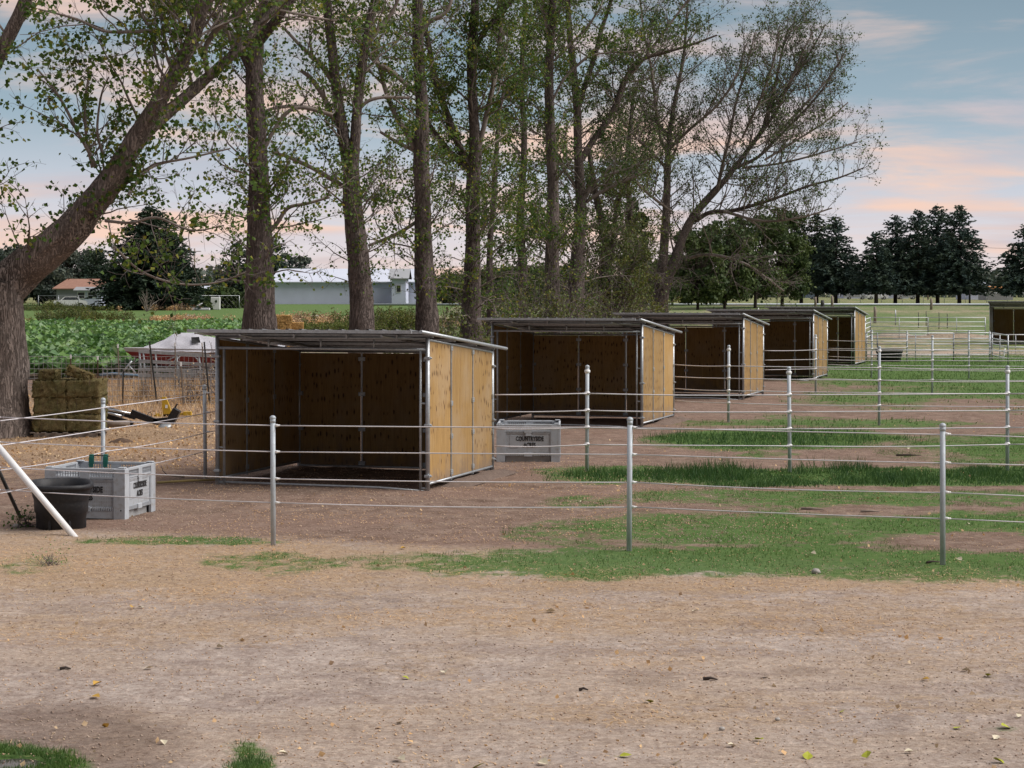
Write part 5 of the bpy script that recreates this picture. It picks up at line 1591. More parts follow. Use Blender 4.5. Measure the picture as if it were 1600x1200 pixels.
# ------------------------------------------------------------ implements on the ground
t = thing('backhoe_arm', 'black steel loader or digger arm lying in the leaves behind the left fence', 'farm implement', G(215, 666))
W0 = np.array(t.location)
def at(px_, py_, dY=0.0): 
    return Vector(P(px_, py_, W0[1] + dY) - W0)
def beam(a, b, w1, w2, th=.12):
    """tapered box beam between two points"""
    m = MB(); d = (b - a); n = Vector((0, 1, 0)); up = d.cross(n).normalized() * -1
    vs = []
    for p, w_ in ((a, w1), (b, w2)):
        for s in ((-1, -1), (1, -1), (1, 1), (-1, 1)):
            vs.append(p + up * (s[1] * w_ / 2) + n * (s[0] * th / 2))
    m.raw(vs, [(3, 2, 1, 0), (4, 5, 6, 7), (0, 1, 5, 4), (1, 2, 6, 5), (2, 3, 7, 6), (3, 0, 4, 7)])
    return m
beam(at(160, 637, .5), at(212, 652, .5), .12, .12).build('arm', MAT['dark_steel'], t)
beam(at(160, 648), at(208, 662), .13, .10).build('arm', MAT['dark_steel'], t)
beam(at(205, 645), at(256, 663), .17, .12, .16).build('boom', MAT['dark_steel'], t)
beam(at(240, 658), at(262, 657), .12, .16, .16).build('boom', MAT['dark_steel'], t)
m = beam(at(266, 660, -.1), at(277, 640, -.1), .20, .19, .3); m.build('motor_housing', MAT['dark_steel'], t)
beam(at(271, 641), at(277, 631), .035, .035, .04).build('lever', MAT['dark_steel'], t)
MB().tube([at(165, 639, .3), at(204, 646, .3)], .03, 8).build('cylinder_rod', MAT['chrome'], t)
MB().tube([at(163, 644, -.1), at(190, 650, -.1)], .028, 8).build('cylinder_rod', MAT['chrome'], t)
MB().lathe([(0, .02), (.155, 0), (.16, .02), (.15, .05), (0, .06)], 20, 1, .8).build('foot_plate', MAT['grey_car'], t, at(258, 667.5, -.3), (R(28), R(-8), 0))
MB().tube([at(234 + 3 * math.cos(a), 648 + 3.6 * math.sin(a)) for a in np.linspace(0, 6.283, 14)], .008, 5).build('hitch_ring', MAT['dark_steel'], t)
MB().tube([at(195, 646), at(188, 654, -.1), at(192, 660, -.1)], .014, 6).build('hose', MAT['dark_steel'], t)
o = MB().tube([(0, 0, 0), (.55, .1, .03)], [.08, .07], 12).build('log', MAT['wood_grey'], None, G(166, 669)); o.location.z = .09
tagit(o, 'short round log lying under the black digger arm', 'log')
t = thing('yellow_implement', 'yellow steel three point implement with upright fin behind the black arm', 'farm implement', G(262, 652))
W0 = np.array(t.location)
m = MB(); pa = [at(253.5, 653), at(253.5, 620), at(259, 620), at(265, 634), at(269, 647), at(269, 653)]
vs = [p + Vector((0, -.05, 0)) for p in pa] + [p + Vector((0, .05, 0)) for p in pa]
k = len(pa); m.raw(vs, [tuple(range(k)), tuple(range(2 * k - 1, k - 1, -1))] + [(i, k + i, k + (i + 1) % k, (i + 1) % k) for i in range(k)])
m.build('fin', MAT['yellow_paint'], t)
MB().box(at(260.5, 635) + Vector((0, -.054, 0)), (.06, .006, .085)).build('sticker', MAT['white'], t)
MB().box((0, 0, 0), (.07, .16, .08)).build('frame', MAT['yellow_paint'], t, at(246, 648))
beam(at(241, 650), at(299, 646), .06, .06, .1).build('frame', MAT['yellow_paint'], t)
beam(at(280, 652), at(318, 650), .035, .035, .08).build('frame', MAT['yellow_paint'], t)
beam(at(287, 646), at(299, 646), .10, .10, .2).build('frame', MAT['yellow_paint'], t)
beam(at(248, 654), at(290, 656), .05, .05, .2).build('frame', MAT['yellow_paint'], t)

p = G(245, 757)
o = MB().tube([(0, 0, 0), (.55, .25, .015), (.95, .42, .01)], [.022, .02, .014], 7).build('fallen_branch', MAT['hay_tuft'], None, (p[0], p[1], .03)); tagit(o, 'pale yellowish bare pole on the dirt right of the left bin', 'stick')
p = G(262, 749)
o = MB().tube([(.25, .25, 0), (.0, .0, .05), (-.1, .1, .12), (-.13, .12, .2)], [.012, .012, .008, .004], 6).build('fallen_branch', MAT['twig'], None, (p[0], p[1], .02)); tagit(o, 'thin forked dark twig on the dirt near the left fence post', 'stick')
def rock(px_, py_, r, label, seed):
    rng = np.random.default_rng(seed); m = MB().ball((0, 0, 0), r, 1, (1.1, .9, .75))
    m.v = [tuple(np.array(q) * (1 + rng.normal(0, .06))) for q in m.v]
    o = m.build('stone', MAT['stone'], None, (*G(px_, py_)[:2], gh(*G(px_, py_)[:2]) + r * .5)); tagit(o, label, 'stone')
rock(25, 824, .045, 'round pale stone beside the black tub and the dark brace', 1)
rock(1128, 1138, .022, 'small grey stone in the foreground dirt right of the centre', 2)
rock(1215, 1125, .02, 'dark pebble in the foreground dirt at the lower right', 3)
rock(1275, 897, .05, 'flat pale stone at the edge of the front grass', 4)
t = bush('small green weed growing beside the black tub', *G(40, 822)[:2], .08, .26, 5, 77, MAT['grass'], .5, name='weed', group=None, lsize=.05)
bush('grey green sagebrush like weed on the dry strip near the lower left fence', *G(78, 882)[:2], .12, .05, 10, 78, MAT['squash'], .5, name='weed', group=None, lsize=.02)
for i, (px_, py_, w_, h_, lab) in enumerate(((340, 625, .5, 2.0, 'reddish dry shrub against the left side of the nearest shelter'), (300, 630, .5, 1.3, 'dry brown weed by the wire mesh fence'), (222, 625, .5, .6, 'low dry weed behind the black digger arm'))):
    bush(lab, *G(px_, py_)[:2], w_, h_, 10, 80 + i, MAT['dryweed'], .6, name='dry_shrub', group=None, lsize=.06)
# broken sticks and bark pieces on the paddock
for i, (px_, py_, ln, a, lab) in enumerate(((1270, 797, .35, -20, 'pale broken stick in the middle of the front paddock'), (1360, 800, .28, 5, 'short pale stick left of the right front post'),
                                            (1420, 713, .5, 0, 'dark branch piece lying beyond the tall grass strip'), (1460, 884, .18, 25, 'dark chip at the foot of the right front post'),
                                            (912, 1079, .07, 0, 'small dark twig in the foreground dirt'), (102, 1045, .09, 10, 'small dark twig in the foreground dirt at the left'), (1110, 1062, .12, -8, 'thin pale twig with a dark end in the foreground'))):
    X_, Y_, _ = G(px_, py_)
    o = MB().tube([(0, 0, 0), (ln * .5, .02, .008), (ln, -.01, .0)], [.012 + ln * .03, .010 + ln * .02, .006], 6).build('stick', MAT['wood_grey' if 'dark' not in lab else 'spruce_bark'], None, (X_ - ln / 2, Y_, gh(X_, Y_) + .012), (0, 0, R(a)))
    tagit(o, lab, 'stick')

# ------------------------------------------------------------ wire mesh fences with steel posts
def mesh_fence(label, Y0, xa, xb, dYdx, h, posts, cell=.15, top=None):
    t = thing('wire_mesh_fence', label, 'fence', (xa, Y0, float(gz(Y0))))
    m = MB()
    n = int((xb - xa) / cell)
    def p(x, z): return (x - xa, (x - xa) * dYdx, z)
    for i in range(n + 1):
        x = xa + i * cell
        q0, q1 = p(x, .04), p(x, h)
        m.tube([q0, q1], .006, 3, caps=False)
    k = 0
    for z in [.05, .15, .27, .42, .58, .75, .93, h]:
        if z <= h:
            m.tube([p(xa + (xb - xa) * j / 24, z + .012 * math.sin(j * 1.7 + z * 9)) for j in range(25)], .0075, 3, caps=False)
    o = m.build('mesh', MAT['wire'], t); o['kind'] = 'stuff'
    for (px_, ph, lean, mt) in posts:
        X = X_at(px_, Y0); 
        for _ in range(3): X = X_at(px_, Y0 + (X - xa) * dYdx)
        mm = MB()
        mm.box((0, 0, ph / 2 - .1), (.045, .012, ph + .2)).box((0, -.018, ph / 2 - .1), (.010, .03, ph + .2))
        o = mm.build('post', MAT[mt], t, (X - xa, (X - xa) * dYdx - .03, 0), (0, R(lean), 0))
        if mt != 'dark_post':
            MB().box((0, -.018, ph - .05), (.05, .045, .13)).build('post_tip', MAT['white'], o)
    return t
mesh_fence('near wire mesh fence with leaning dark steel posts behind the implements', 60.0, X_at(160, 60), X_at(420, 60), -.03, 1.05,
           [(192, 1.02, 1, 'dark_post'), (246, 1.86, -7, 'dark_post'), (287, 1.25, -3.5, 'wood_grey'), (328, 1.85, -5, 'dark_post')])
mesh_fence('rear wire mesh fence in front of the tarp covered boat', 68.5, X_at(-60, 68.5), X_at(420, 68.5), .01, 1.15,
           [(30, 1.3, 0, 'dark_post'), (110, 1.2, 1, 'rust_post'), (153, 1.15, 0, 'rust_post'), (187, 1.55, -2, 'wood_grey'), (238, 1.5, -3, 'wood_grey'), (275, 1.6, -1, 'wood_grey'), (320, 1.6, -3, 'wood_grey'), (380, 1.5, 0, 'dark_post')])

# ------------------------------------------------------------ boat on trailer, and the steel rack in front
BY = 78.0
t = thing('covered_boat', 'white and red boat on a trailer under a grey white tarpaulin', 'boat', (X_at(197, BY), BY, 0.0))
W0 = np.array(t.location)
Lb = 6.0
secs = []
def hull(u):     # half width, keel z, chine z, deck z
    w_ = 1.05 * min(1, (u * 2.2 + .02) ** .55)
    return w_, .40 + .45 * (1 - min(1, u * 2.6)) ** 2, .98 + .08 * (1 - min(1, u * 2.5)), 1.20 - .05 * u
us = np.linspace(0, 1, 14)
red = MB(); wh = MB(); dk = MB()
vr = []; vw = []; vd = []
for u_ in us:
    w_, kz, chz, dz = hull(u_)
    x = Lb * u_
    vr += [(x + .25 * (1 - u_), 0, kz), (x, w_ * .86, chz), (x, -w_ * .86, chz), (x + .12, w_ * .78, kz + .12), (x + .12, -w_ * .78, kz + .12)]
    vw += [(x, -w_ * .862, chz), (x - .08 * (1 - u_), -w_, dz), (x - .08 * (1 - u_), w_, dz), (x, w_ * .862, chz)]
fr, fw = [], []
for i in range(len(us) - 1):
    a, b = i * 5, i * 5 + 5
    fr += [(a, a + 3, b + 3, b), (a + 3, a + 1, b + 1, b + 3), (a, b, b + 4, a + 4), (a + 4, b + 4, b + 2, a + 2)]
    a, b = i * 4, i * 4 + 4
    fw += [(a, b, b + 1, a + 1), (a + 1, b + 1, b + 2, a + 2), (a + 2, b + 2, b + 3, a + 3)]
fr.append((len(vr) - 5, len(vr) - 2, len(vr) - 4, len(vr) - 3, len(vr) - 1)); fw.append((len(vw) - 4, len(vw) - 3, len(vw) - 2, len(vw) - 1)); fw.append((0, 3, 2, 1))
MB().raw(vr, fr, True).build('hull', MAT['red'], t); MB().raw(vw, fw).build('topsides', MAT['hull_white'], t)
# red band below the deck line
MB().raw([(q[0], q[1] * 1.004 - .012, q[2] + dz_) for q in [vw[i * 4] for i in range(2, 14)] for dz_ in (-.01, .16)], [(2 * i, 2 * i + 2, 2 * i + 3, 2 * i + 1) for i in range(11)]).build('stripe', MAT['red'], t)
rng = np.random.default_rng(3)
nu, nv = 44, 20
vs = []; fs = []
for i in range(nu):
    u_ = .12 + .88 * i / (nu - 1)
    w_, kz, chz, dz = hull(u_)
    ridge = np.interp(u_, [.12, .22, .30, .42, .55, .70, .85, 1.0], [.04, .22, .50, .56, .40, .34, .26, .12])
    for j in range(nv):
        q = j / (nv - 1) * 2 - 1
        y_ = q * (w_ + .05)
        z_ = dz - .12 + (ridge + .12) * (1 - abs(q) ** 1.6) + (fbm(u_ * 14, q * 4 + u_ * 3, 8, 4) - .5) * .22 * (1 - .4 * abs(q))
        vs.append((Lb * u_, y_, z_))
for i in range(nu - 1):
    for j in range(nv - 1):
        a = i * nv + j; fs.append((a, a + nv, a + nv + 1, a + 1))
MB().raw(vs, fs, True).build('tarpaulin', MAT['tarp'], t)
MB().raw([(2.55, -.62, 1.60), (2.85, -.66, 1.62), (2.92, -.80, 1.40), (2.60, -.86, 1.38)], [(0, 1, 2, 3)]).build('tarp_tear', MAT['ink'], t)
MB().tube([(2.6, -.2, 1.74), (5.4, .1, 1.45)], .03, 6).build('ridge_pole', MAT['wood_grey'], t)
tr = MB().tube([(-.9, 0, .48), (.6, 0, .50), (6, 0, .50)], .045, 6); tr.tube([(.8, -.75, .5), (6, -.75, .5)], .035, 6).tube([(.8, .75, .5), (6, .75, .5)], .035, 6)
for x in (1.2, 2.6, 4.2, 5.6): tr.tube([(x, -.8, .5), (x, .8, .5)], .03, 6)
tr.tube([(.2, 0, .5), (.5, -.1, 1.0)], .035, 6).tube([(-.85, 0, .48), (-.85, 0, .02)], .03, 6)
tr.build('trailer_frame', MAT['galv'], t)
for s in (-1, 1):
    for x in (3.7, 4.5): 
        w_ = MB().tube([(0, -.09, 0), (0, .09, 0)], .33, 16).build('wheel', MAT['tyre'], t, (x, s * .98, .33))
        MB().tube([(0, -.10, 0), (0, .10, 0)], .17, 12).build('rim', MAT['white_car'], w_)
t = thing('steel_rack', 'galvanised steel rack with long rails standing in front of the covered boat', 'rack', G(222, 606))
W0 = np.array(t.location)
for k, (ya, yb_) in enumerate(((549, 557), (564, 571), (577, 582), (587, 588))):
    MB().box((0, 0, 0), (1, 1, 1))
    beam(at(217, ya), at(345, yb_), .11, .11, .07).build('rail', MAT['galv'], t)
for px_ in (218, 224, 243, 276, 311): MB().tube([at(px_, 550 + (px_ - 217) * .06), at(px_ + 4, 604)], .035, 6).build('upright', MAT['galv'], t)
for (a, b) in (((262, 563), (276, 556)), ((255, 580), (282, 556)), ((303, 556), (313, 566))):
    MB().tube([at(*a), at(*b)], .025, 6).build('brace', MAT['galv'], t)
t = thing('jack_stand', 'small galvanised A shaped stand at the bow of the covered boat', 'stand', G(192, 608))
W0 = np.array(t.location)
MB().tube([at(192, 581), at(206, 564)], .035, 6).tube([at(201, 571), at(212, 583)], .03, 6).tube([at(192, 581), at(192, 608)], .03, 6).build('frame', MAT['galv'], t)
p = G(180, 602)
o = MB().tube([(-.45, 0, 0), (0, .05, .05), (.9, 0, .0)], .045, 8).build('blue_pipe', simple('faded blue paint', (.16, .26, .38), .5), None, (p[0], p[1] - .5, .38)); tagit(o, 'faded blue drawbar bar low on the ground left of the boat', 'bar')

# ------------------------------------------------------------ irrigation lines
def wheel_line(label, Y, xa, xb, wheels, r, py_pipe, dark=False):
    z = CH - (py_pipe - HOR) * Y / FP
    t = thing('irrigation_line', label, 'irrigation pipe', (xa, Y, float(gz(Y))))
    zl = z - float(gz(Y))
    MB().tube([(0, 0, zl), (xb - xa, 0, zl)], r, 8).build('pipe', MAT['galv_white'], t)
    for px_ in wheels:
        X = X_at(px_, Y) - xa
        m = MB().tube([(X + .0, -.62 * math.cos(a) * .55, zl + .1 + .58 * math.sin(a)) if False else (X + .52 * math.cos(a), .25 * math.cos(a), zl + .08 + .56 * math.sin(a)) for a in np.linspace(0, 6.283, 25)], .045, 5)
        w_ = m.build('wheel', MAT['galv'], t)
        m = MB()
        for a in np.linspace(0, 6.283, 7)[:-1]:
            m.tube([(X, 0, zl + .08), (X + .5 * math.cos(a), .24 * math.cos(a), zl + .08 + .54 * math.sin(a))], .012, 4)
        m.build('spoke', MAT['galv'], w_)
    if dark:
        MB().box(((xb - xa) / 2, .15, zl / 2 - .02), (xb - xa, .25, max(.1, zl - .12))).build('bank', MAT['spruce_bark'], t)
    return t
wheel_line('white irrigation wheel line crossing the field on the left', 190, X_at(170, 190), X_at(575, 190), (294, 492), .08, 503.5)
wheel_line('long white pipeline along the far side of the field', 296, X_at(560, 296), X_at(1560, 296), (), .13, 475.5, True)

def fpost(label, px_, top, base, wpx, mat='wood_grey', name='fence_post', cat='post'):
    X, Y, Z = G(px_, base)
    h = (base - top) * Y / FP
    m = MB().tube([(0, 0, -.1), (.02, 0, h * .6), (0, 0, h)], [wpx / 2 * Y / FP * 1.1, wpx / 2 * Y / FP, wpx / 2 * Y / FP * .85], 8)
    o = m.build(name, MAT[mat], None, (X, Y, Z)); tagit(o, label, cat)
fpost('weathered wooden post just right of the farthest shelter roof', 1367, 479, 505, 4.5)
fpost('wooden post with a pale top standing at the far pipeline', 1455, 466, 484, 4)
fpost('left wooden post of the pair behind the fifth shelter roof', 1274, 464, 483, 4)
fpost('right wooden post of the pair behind the fifth shelter roof', 1300, 462, 483, 4)
fpost('low dark stump between the two wooden posts at the pipeline', 1285, 469, 484, 6, 'dark_post')
fpost('thin green steel stake in the pasture right of the farthest shelter', 1399, 484, 508, 2, 'galv')
fpost('short white stake in the pasture above the fourth shelter', 1185, 481, 496, 1.6, 'white')
fpost('leaning dark post right of the spruce clump', 1515, 452, 477, 3, 'dark_post')
for i, (px_, a, b) in enumerate(((1435, 488, 512), (1447, 486, 510), (1467, 488, 514), (1480, 490, 513))):
    fpost('%s thin dark stake in the straw coloured strip behind the pens' % ['leftmost', 'second', 'third', 'rightmost'][i], px_, a, b, 1.2, 'dark_post')
# manure / straw heap behind the panels
def heap(label, px_, py_, rx, ry, h, mat, seed, name='straw_heap', cat='heap'):
    X, Y, Z = G(px_, py_); rng = np.random.default_rng(seed)
    n = 26; vs = []; fs = []
    for i in range(n + 1):
        for j in range(n + 1):
            u, v = i / n * 2 - 1, j / n * 2 - 1
            d = math.hypot(u, v)
            vs.append((u * rx, v * ry, h * max(0, 1 - d ** 2) * (.6 + .8 * float(fbm(np.array(u * 2 + seed), np.array(v * 2), seed))) - .03))
    for i in range(n):
        for j in range(n):
            a = i * (n + 1) + j; fs.append((a, a + n + 1, a + n + 2, a + 1))
    o = MB().raw(vs, fs, True).build(name, mat, None, (X, Y, Z)); tagit(o, label, cat)
heap('long low heap of pale straw and manure behind the pipe panels', 1480, 530, 4.2, 1.2, .45, MAT['bedding'], 4)
heap('smaller pale heap of bedding at the left behind the pipe panels', 1395, 527, 2.2, .8, .3, MAT['bedding'], 6)
heap('small mound of dark dirt near the left fence', 190, 690, .30, .22, .10, simple('dark loose soil', (.13, .085, .06), .95, 0, .3, 12, .8, None, .03), 8, 'dirt_mound', 'mound')
def strip_heap(i, base_label):
    pass
for i in range(2):
    fx, fy, da = SH[i]; c, s = math.cos(TH), math.sin(TH)
    X, Y = fx - s * 2.2 + .22, fy + c * 2.2
    n = 30; vs = []; fs = []
    for a in range(n + 1):
        for b in range(5):
            u = a / n * 2 - 1; w_ = (b / 4 * 2 - 1)
            hh = .11 * (1 - w_ * w_) * (1 - u ** 4) * (.5 + float(fbm(np.array(u * 6.), np.array(w_ * 2.), 3 + i)))
            vs.append((w_ * .26, u * 1.6, hh - .01))
    for a in range(n):
        for b in range(4):
            q = a * 5 + b; fs.append((q, q + 1, q + 6, q + 5))
    o = MB().raw(vs, fs, True).build('soil_bank', simple('trodden soil bank', (.20, .15, .125), .95, 0, .3, 14, .9, (.10, .075, .06), .03), None, (X, Y, .0), (0, 0, TH))
    tagit(o, 'low bank of dark soil along the right side of the %s shelter' % ['nearest', 'second'][i], 'soil bank')

# ------------------------------------------------------------ far buildings
def house(label, pxa, pxb, Y, eave, ridge, base, wall, roof, name='house', depth=9, cat='house', windows=(), hip=0.0, roofover=.5):
    xa, xb = X_at(pxa, Y), X_at(pxb, Y)
    z0 = float(gz(Y)); ze = CH - (eave - HOR) * Y / FP - z0; zr = CH - (ridge - HOR) * (Y + depth / 2) / FP - z0
    t = thing(name, label, cat, ((xa + xb) / 2, Y, z0))
    w_ = xb - xa
    MB().box((0, depth / 2, ze / 2 - .2), (w_, depth, ze + .4)).build('wall', wall, t)
    o_ = roofover; hp = hip * depth / 2
    vs = [(-w_ / 2 - o_, -o_, ze), (w_ / 2 + o_, -o_, ze), (w_ / 2 + o_, depth + o_, ze), (-w_ / 2 - o_, depth + o_, ze), (-w_ / 2 - o_ + hp, depth / 2, zr), (w_ / 2 + o_ - hp, depth / 2, zr)]
    vs2 = [(x, y, z + .12) for x, y, z in vs]
    m = MB().raw(vs + vs2, [(6, 7, 11, 10), (8, 9, 10, 11), (6, 10, 9), (7, 8, 11), (0, 4, 5, 1), (2, 5, 4, 3), (0, 3, 4), (1, 5, 2), (0, 1, 7, 6), (1, 2, 8, 7), (2, 3, 9, 8), (3, 0, 6, 9)])
    m.build('roof', roof, t)
    for (a, b, c, d) in windows:
        X0, X1 = X_at(a, Y), X_at(b, Y)
        Z1, Z0 = CH - (c - HOR) * Y / FP - z0, CH - (d - HOR) * Y / FP - z0
        cx = (X0 + X1) / 2 - (xa + xb) / 2
        f_ = MB().box((0, 0, 0), (X1 - X0 + .2, .08, Z1 - Z0 + .2)).build('window', MAT['white_car'], t, (cx, -.045, (Z0 + Z1) / 2))
        MB().box((0, -.05, 0), (X1 - X0, .03, Z1 - Z0)).build('pane', MAT['dark_glass'], f_)
    return t
house('low house with brown tiled roof and grey porch roof left of the big dark conifer', 88, 172, 292, 452, 437, 478, MAT['grey_wall'], MAT['brown_roof'], windows=((122, 133, 457, 466), (136, 150, 457, 466)), depth=10, hip=.2)
t = house('small grey porch in front of the brown roofed house', 121, 158, 286, 454.5, 449.5, 478, MAT['white_wall'], MAT['grey_wall'], name='porch', cat='porch', depth=3, windows=((122, 132, 457, 466), (138, 150, 457, 464)))
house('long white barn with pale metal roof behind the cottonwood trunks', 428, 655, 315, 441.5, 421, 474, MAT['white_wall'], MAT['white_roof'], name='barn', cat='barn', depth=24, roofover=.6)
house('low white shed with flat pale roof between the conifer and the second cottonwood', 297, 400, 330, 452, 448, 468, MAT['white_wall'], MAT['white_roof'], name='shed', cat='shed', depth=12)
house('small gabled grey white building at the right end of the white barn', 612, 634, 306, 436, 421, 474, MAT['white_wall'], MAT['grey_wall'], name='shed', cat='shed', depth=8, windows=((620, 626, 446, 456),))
house('white building right of the spruce clump in the distance', 1516, 1545, 430, 449, 441, 468, MAT['white_wall'], MAT['white_roof'], name='shed', cat='shed', depth=14)
house('small dark building with an orange topped white front beyond the lone shelter', 1543, 1583, 400, 451, 448, 468, MAT['grey_wall'], MAT['orange'], name='shed', cat='shed', depth=8, windows=((1545, 1556, 451.5, 455), (1559, 1570, 451.5, 455)))
house('pale low building behind the far cars', 1318, 1420, 520, 455, 452.5, 464, MAT['white_wall'], MAT['white_roof'], name='shed', cat='shed', depth=14)

# chain link fences far away
def chain_fence(label, Y, pxa, pxb, h, step, top=True):
    xa, xb = X_at(pxa, Y), X_at(pxb, Y)
    t = thing('chain_link_fence', label, 'fence', (xa, Y, float(gz(Y))))
    n = int((xb - xa) / step)
    pm_ = MB().tube([(0, 0, 0), (0, 0, h)], .05, 6).mesh('post', MAT['galv'])
    for i in range(n + 1): link('post', pm_, t, (i * step, 0, 0))
    MB().tube([(0, 0, h - .02), (n * step, 0, h - .02)], .035, 5).build('top_rail', MAT['galv'], t)
    m = MB()
    k = int(n * step / .55)
    for i in range(k):
        for s in (1, -1): m.tube([(i * .55, 0, .05 if s > 0 else h), (i * .55 + h * .9, 0, h if s > 0 else .05)], .006, 3, caps=False)
    m.build('mesh', MAT['wire'], t)['kind'] = 'stuff'
chain_fence('chain link fence in front of the brown roofed house and the big conifer', 268, 60, 400, 1.75, 2.6)
chain_fence('chain link fence behind the spruce trunks on the right', 335, 1180, 1620, 1.6, 3.4)

# utility poles and power lines
def upole(label, px_, Y, top, r=.13, arm=False, lamp=False):
    X = X_at(px_, Y); z0 = float(gz(Y)); h = CH - (top - HOR) * Y / FP - z0
    t = thing('utility_pole', label, 'utility pole', (X, Y, z0))
    MB().tube([(0, 0, -.2), (0, 0, h)], [r * 1.15, r * .8], 10).build('pole', MAT['pole_wood'], t)
    if arm: MB().box((0, -.12, h - .5), (2.2, .1, .12)).build('crossarm', MAT['pole_wood'], t)
    if lamp:
        MB().tube([(0, 0, h - .1), (-.25, -.2, h + .02), (-.35, -.25, h - .02)], .035, 6).ball((-.36, -.26, h - .1), .11, 1, (1, 1, .7)).build('lamp_head', MAT['white'], t)
    return t
upole('weathered utility pole with a small lamp in front of the big dark conifer', 176, 266, 398, .16, lamp=True)
upole('thin utility pole right of the big dark conifer', 304, 340, 388, .15, arm=True)
pa_ = upole('utility pole hidden behind the spruce clump', 1450, 420, 370, .16, arm=True)
pb_ = upole('utility pole beyond the right edge of the picture', 1700, 420, 366, .16, arm=True)
for i, (ya, yb_) in enumerate(((382, 384), (397, 398), (407, 407.5))):
    a, b = P(1450, ya - 2, 420), P(1700, yb_, 420)
    o = MB()
    pts = [Vector(a).lerp(Vector(b), k / 12) - Vector((0, 0, .8 * math.sin(math.pi * k / 12))) for k in range(13)]
    o = MB().tube([p_ - Vector(a) for p_ in pts], .03, 4).build('power_line', MAT['dark_post'], None, Vector(a))
    tagit(o, '%s power line crossing the sky between the spruces at the right' % ['upper', 'middle', 'lower'][i], 'power line')

# parked cars far away
def car(label, px_, Y, mat, rz, kind=0):
    t = thing('parked_car', label, 'car', (X_at(px_, Y), Y, float(gz(Y))), rz)
    prof = [(-2.2, .35), (-2.25, .75), (-2.1, .95), (-1.3, 1.02), (-.75, 1.48), (.75, 1.50), (1.35, 1.05), (2.05, .92), (2.25, .7), (2.2, .35)] if kind == 0 else \
           [(-2.5, .45), (-2.5, 1.05), (-.6, 1.08), (-.45, 1.72), (.75, 1.74), (1.3, 1.15), (2.3, 1.05), (2.45, .8), (2.4, .45)]
    n = len(prof); vs = []
    for s, ins in ((-.9, 0), (.9, 0)):
        for x, z in prof: vs.append((x, s * (1 - .12 * (z > 1.1)), z))
    m = MB().raw(vs, [tuple(range(n - 1, -1, -1)), tuple(range(n, 2 * n))] + [(i, (i + 1) % n, n + (i + 1) % n, n + i) for i in range(n)])
    m.build('body', mat, t)
    x0, x1 = (-.95, 1.05) if kind == 0 else (-.4, .95)
    for s in (-1, 1): MB().raw([(x0 - .15, s * .905, 1.06), (x1 + .15, s * .905, 1.06), (x1 - .25, s * .81, 1.44), (x0 + .25, s * .81, 1.44)], [(0, 1, 2, 3)]).build('window', MAT['dark_glass'], t)
    for x in (-1.4, 1.4):
        for s in (-1, 1):
            w_ = MB().tube([(0, -.11, 0), (0, .11, 0)], .34, 14).build('wheel', MAT['tyre'], t, (x, s * .82, .34))
            MB().tube([(0, -.115, 0), (0, .115, 0)], .19, 10).build('rim', MAT['grey_car'], w_)
car('slate blue car parked behind the trunks left of the wooden post pair', 1260, 430, MAT['blue_car'], R(8))
car('silver pickup truck parked left of the spruce clump', 1337, 440, MAT['grey_car'], R(178), 1)
car('white car parked behind the leftmost spruces of the clump', 1370, 432, MAT['white_car'], R(4))
car('silver car parked behind the spruce trunks', 1416, 450, MAT['grey_car'], R(3))
car('white car in front of the brown roofed house fence', 110, 278, MAT['white_car'], R(12))
o = MB().box((0, 0, .8), (1.1, .8, 1.6), bev=.05).build('white_tank', MAT['white'], None, (X_at(337, 262), 262, float(gz(262)))); tagit(o, 'small white upright box by the chain link fence', 'box')
o = MB().box((0, 0, .15), (2.2, .8, .3), bev=.05).tube([(-1.2, 0, .2), (.2, 0, .9)], .05, 5).build('tarp_pile', MAT['tarp'], None, (X_at(314, 258), 258, float(gz(258)))); tagit(o, 'low pale pile of tarp near the chain link fence', 'pile')
bush('green bush in front of the low white shed', X_at(345, 275), 275, 5, 3.4, 60, 91, LM, 1.6, name='bush', group=None, lsize=.5)
bush('green bush at the chain link fence right of the big conifer', X_at(300, 262), 262, 5, 1.7, 50, 92, LM, 1.6, name='bush', group=None, lsize=.4)
for i, (px_, h_, lab) in enumerate(((75, 2.2, 'low brush by the house fence at the far left'), (145, 1.5, 'low brush below the brown roofed house'), (268, 1.5, 'brown dry brush right of the dead bush'))):
    bush(lab, X_at(px_, 258), 258, 8, h_ * .5, 70, 95 + i, MAT['leaf_bush'] if i < 2 else MAT['dryweed'], 1.2, name='dry_shrub', group=None, lsize=.14)
for i, (px_, Y_, wd, h_, mt, lab) in enumerate(((120, 186, 9, 1.6, MAT['leaf_bush'], 'grey green weed clump at the far edge of the squash field'), (285, 184, 6, .8, MAT['dryweed'], 'brown weed clump below the wheel line'),
                                                (480, 170, 10, 1.3, MAT['dryweed'], 'brown weed clump behind the straw bales'), (610, 165, 9, 2.0, MAT['leaf_bush'], 'olive weeds between the forked and the burled trunks'), (530, 150, 8, 1.0, MAT['leaf_bush'], 'low green weeds behind the nearest shelter roof'))):
    bush(lab, X_at(px_, Y_), Y_, wd, h_, 150, 120 + i, mt, 2.0, name='weed_clump', group=None, lsize=.13)

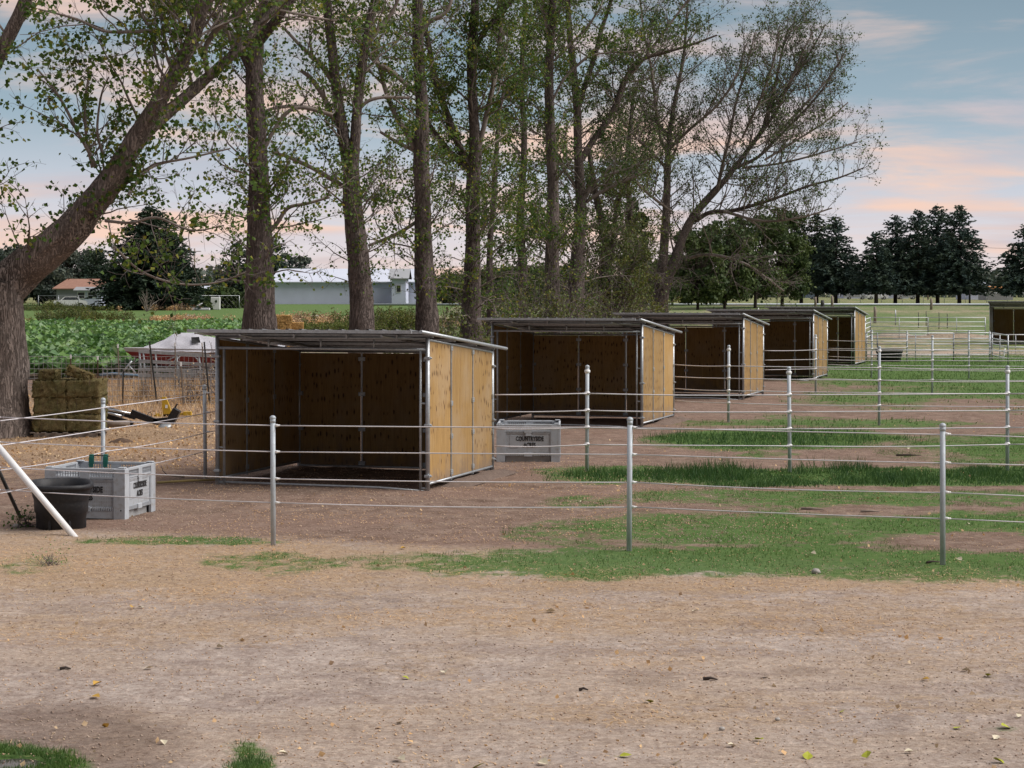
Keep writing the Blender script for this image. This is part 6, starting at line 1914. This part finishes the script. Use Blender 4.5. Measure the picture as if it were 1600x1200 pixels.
# ------------------------------------------------------------ fallen leaves
def fallen(kind, pts, mat, label, grp, size=.075):
    rng = np.random.default_rng(len(pts) * 7 + 1)
    me_list = []
    for v in range(4):
        s = 1.0
        k = 8; vs = [(0, 0, .006)]
        out = [(0, -.5), (.28, -.30), (.46, .0), (.30, .28), (0, .62), (-.30, .28), (-.46, .0), (-.28, -.30)]
        cur = rng.uniform(.15, .55)
        for x, y_ in out: vs.append((x * size, y_ * size * rng.uniform(.9, 1.1), abs(x) * size * cur + rng.uniform(0, .006) + .004))
        m = MB().raw(vs, [(0, 1 + i, 1 + (i + 1) % k) for i in range(k)])
        m.tube([(0, -.5 * size, .006), (0, -.95 * size, .012)], .0012, 3)
        me_list.append(m.mesh('fallen_leaf', mat))
    for i, (px_, py_, tilt) in enumerate(pts):
        X_, Y_, _ = G(px_, py_)
        o = link('fallen_leaf', me_list[i % 4], None, (X_, Y_, gh(X_, Y_) + .008), (R(tilt * .8), R(rng.uniform(-25, 25)), R(rng.uniform(0, 360))))
        sc_ = rng.uniform(.8, 1.25); o.scale = (sc_, sc_, sc_)
        hp = ['at the left edge', 'on the far left', 'on the left', 'left of the middle', 'just left of the centre line', 'just right of the centre line', 'right of the middle', 'on the right', 'on the far right', 'at the right edge'][min(9, int(px_ / 160))]
        vp = 'closest to the camera' if py_ > 1190 else 'very near the camera' if py_ > 1170 else 'just above the near edge' if py_ > 1150 else 'near the camera' if py_ > 1125 else 'in the near dirt' if py_ > 1080 else 'in the middle of the dirt' if py_ > 1030 else 'far out on the dirt' if py_ > 930 else 'by the front grass' if py_ > 840 else 'mid paddock' if py_ > 790 else 'in the second paddock'
        tagit(o, '%s, %s %s' % (label, hp, vp), 'leaf', grp)
yl = simple('yellow green leaf', (.36, .38, .03), .6, 0, .2, 30, .1)
wl = simple('bleached leaf', (.62, .56, .42), .7, 0, .12, 30, .1)
ol = simple('golden leaf', (.55, .33, .06), .6, 0, .2, 30, .1)
fallen('y', [(634, 1058, 30), (1014, 1093, 25), (976, 1183, 10), (1057, 1194, 20), (1186, 1156, 15), (1262, 1186, 30), (1355, 1184, 30), (1317, 1116, 5), (1546, 1062, 25), (1498, 1144, 10), (1571, 1142, 25), (747, 1198, 35), (1560, 1198, 20)], yl, 'fallen yellow green leaf', 'yellow green leaves fallen on the foreground dirt')
fallen('w', [(233, 1044, 5), (344, 1014, 5), (255, 1162, 25), (443, 1180, 30), (628, 1130, 25), (625, 1188, 5), (849, 1195, 5), (861, 959, 0), (1086, 960, 0), (1196, 1058, 15), (1143, 1168, 20), (1421, 1180, 5), (1556, 1160, 15), (1594, 1124, 5), (1510, 1052, 0), (695, 1047, 0), (220, 953, 0), (1499, 877, 10), (909, 785, 0), (1012, 696, 0), (1420, 703, 20), (1515, 816, 0), (1270, 868, 0), (1125, 847, 10)], wl, 'fallen bleached cream leaf', 'bleached cream leaves fallen on the ground')
fallen('o', [(165, 1134, 50), (152, 1068, 5), (149, 1086, 0), (1446, 1066, 15), (208, 953, 5), (630, 857, 0)], ol, 'fallen golden leaf', 'golden leaves fallen on the foreground dirt')
rng = np.random.default_rng(44)
n = 1000
Yl = 13.5 + 60 * rng.uniform(0, 1, n) ** 1.1; Xl = rng.uniform(-.26, .27, n) * Yl
C = np.stack([Xl, Yl, ghv(Xl, Yl) + .012], -1)
o = link('leaf_litter', leaf_mesh('leaf_litter', C, rng.uniform(.025, .06, n), MAT['straw'], np.zeros(3), rng, droop=0)); tagit(o, 'small scraps of dry leaves over the ground', kind='stuff')
n = 5000
Yl = rng.uniform(38, 66, n); Xl = rng.uniform(-.25, -.14, n) * Yl
C = np.stack([Xl, Yl, ghv(Xl, Yl) + .015], -1)
o = link('leaf_litter', leaf_mesh('leaf_litter', C, rng.uniform(.03, .07, n), MAT['dryweed'], np.zeros(3), rng, droop=0)); tagit(o, 'brown dry leaves fallen under the huge cottonwood', kind='stuff')
print('objects', len(bpy.data.objects), 'tris', sum(len(m.polygons) for m in bpy.data.meshes))
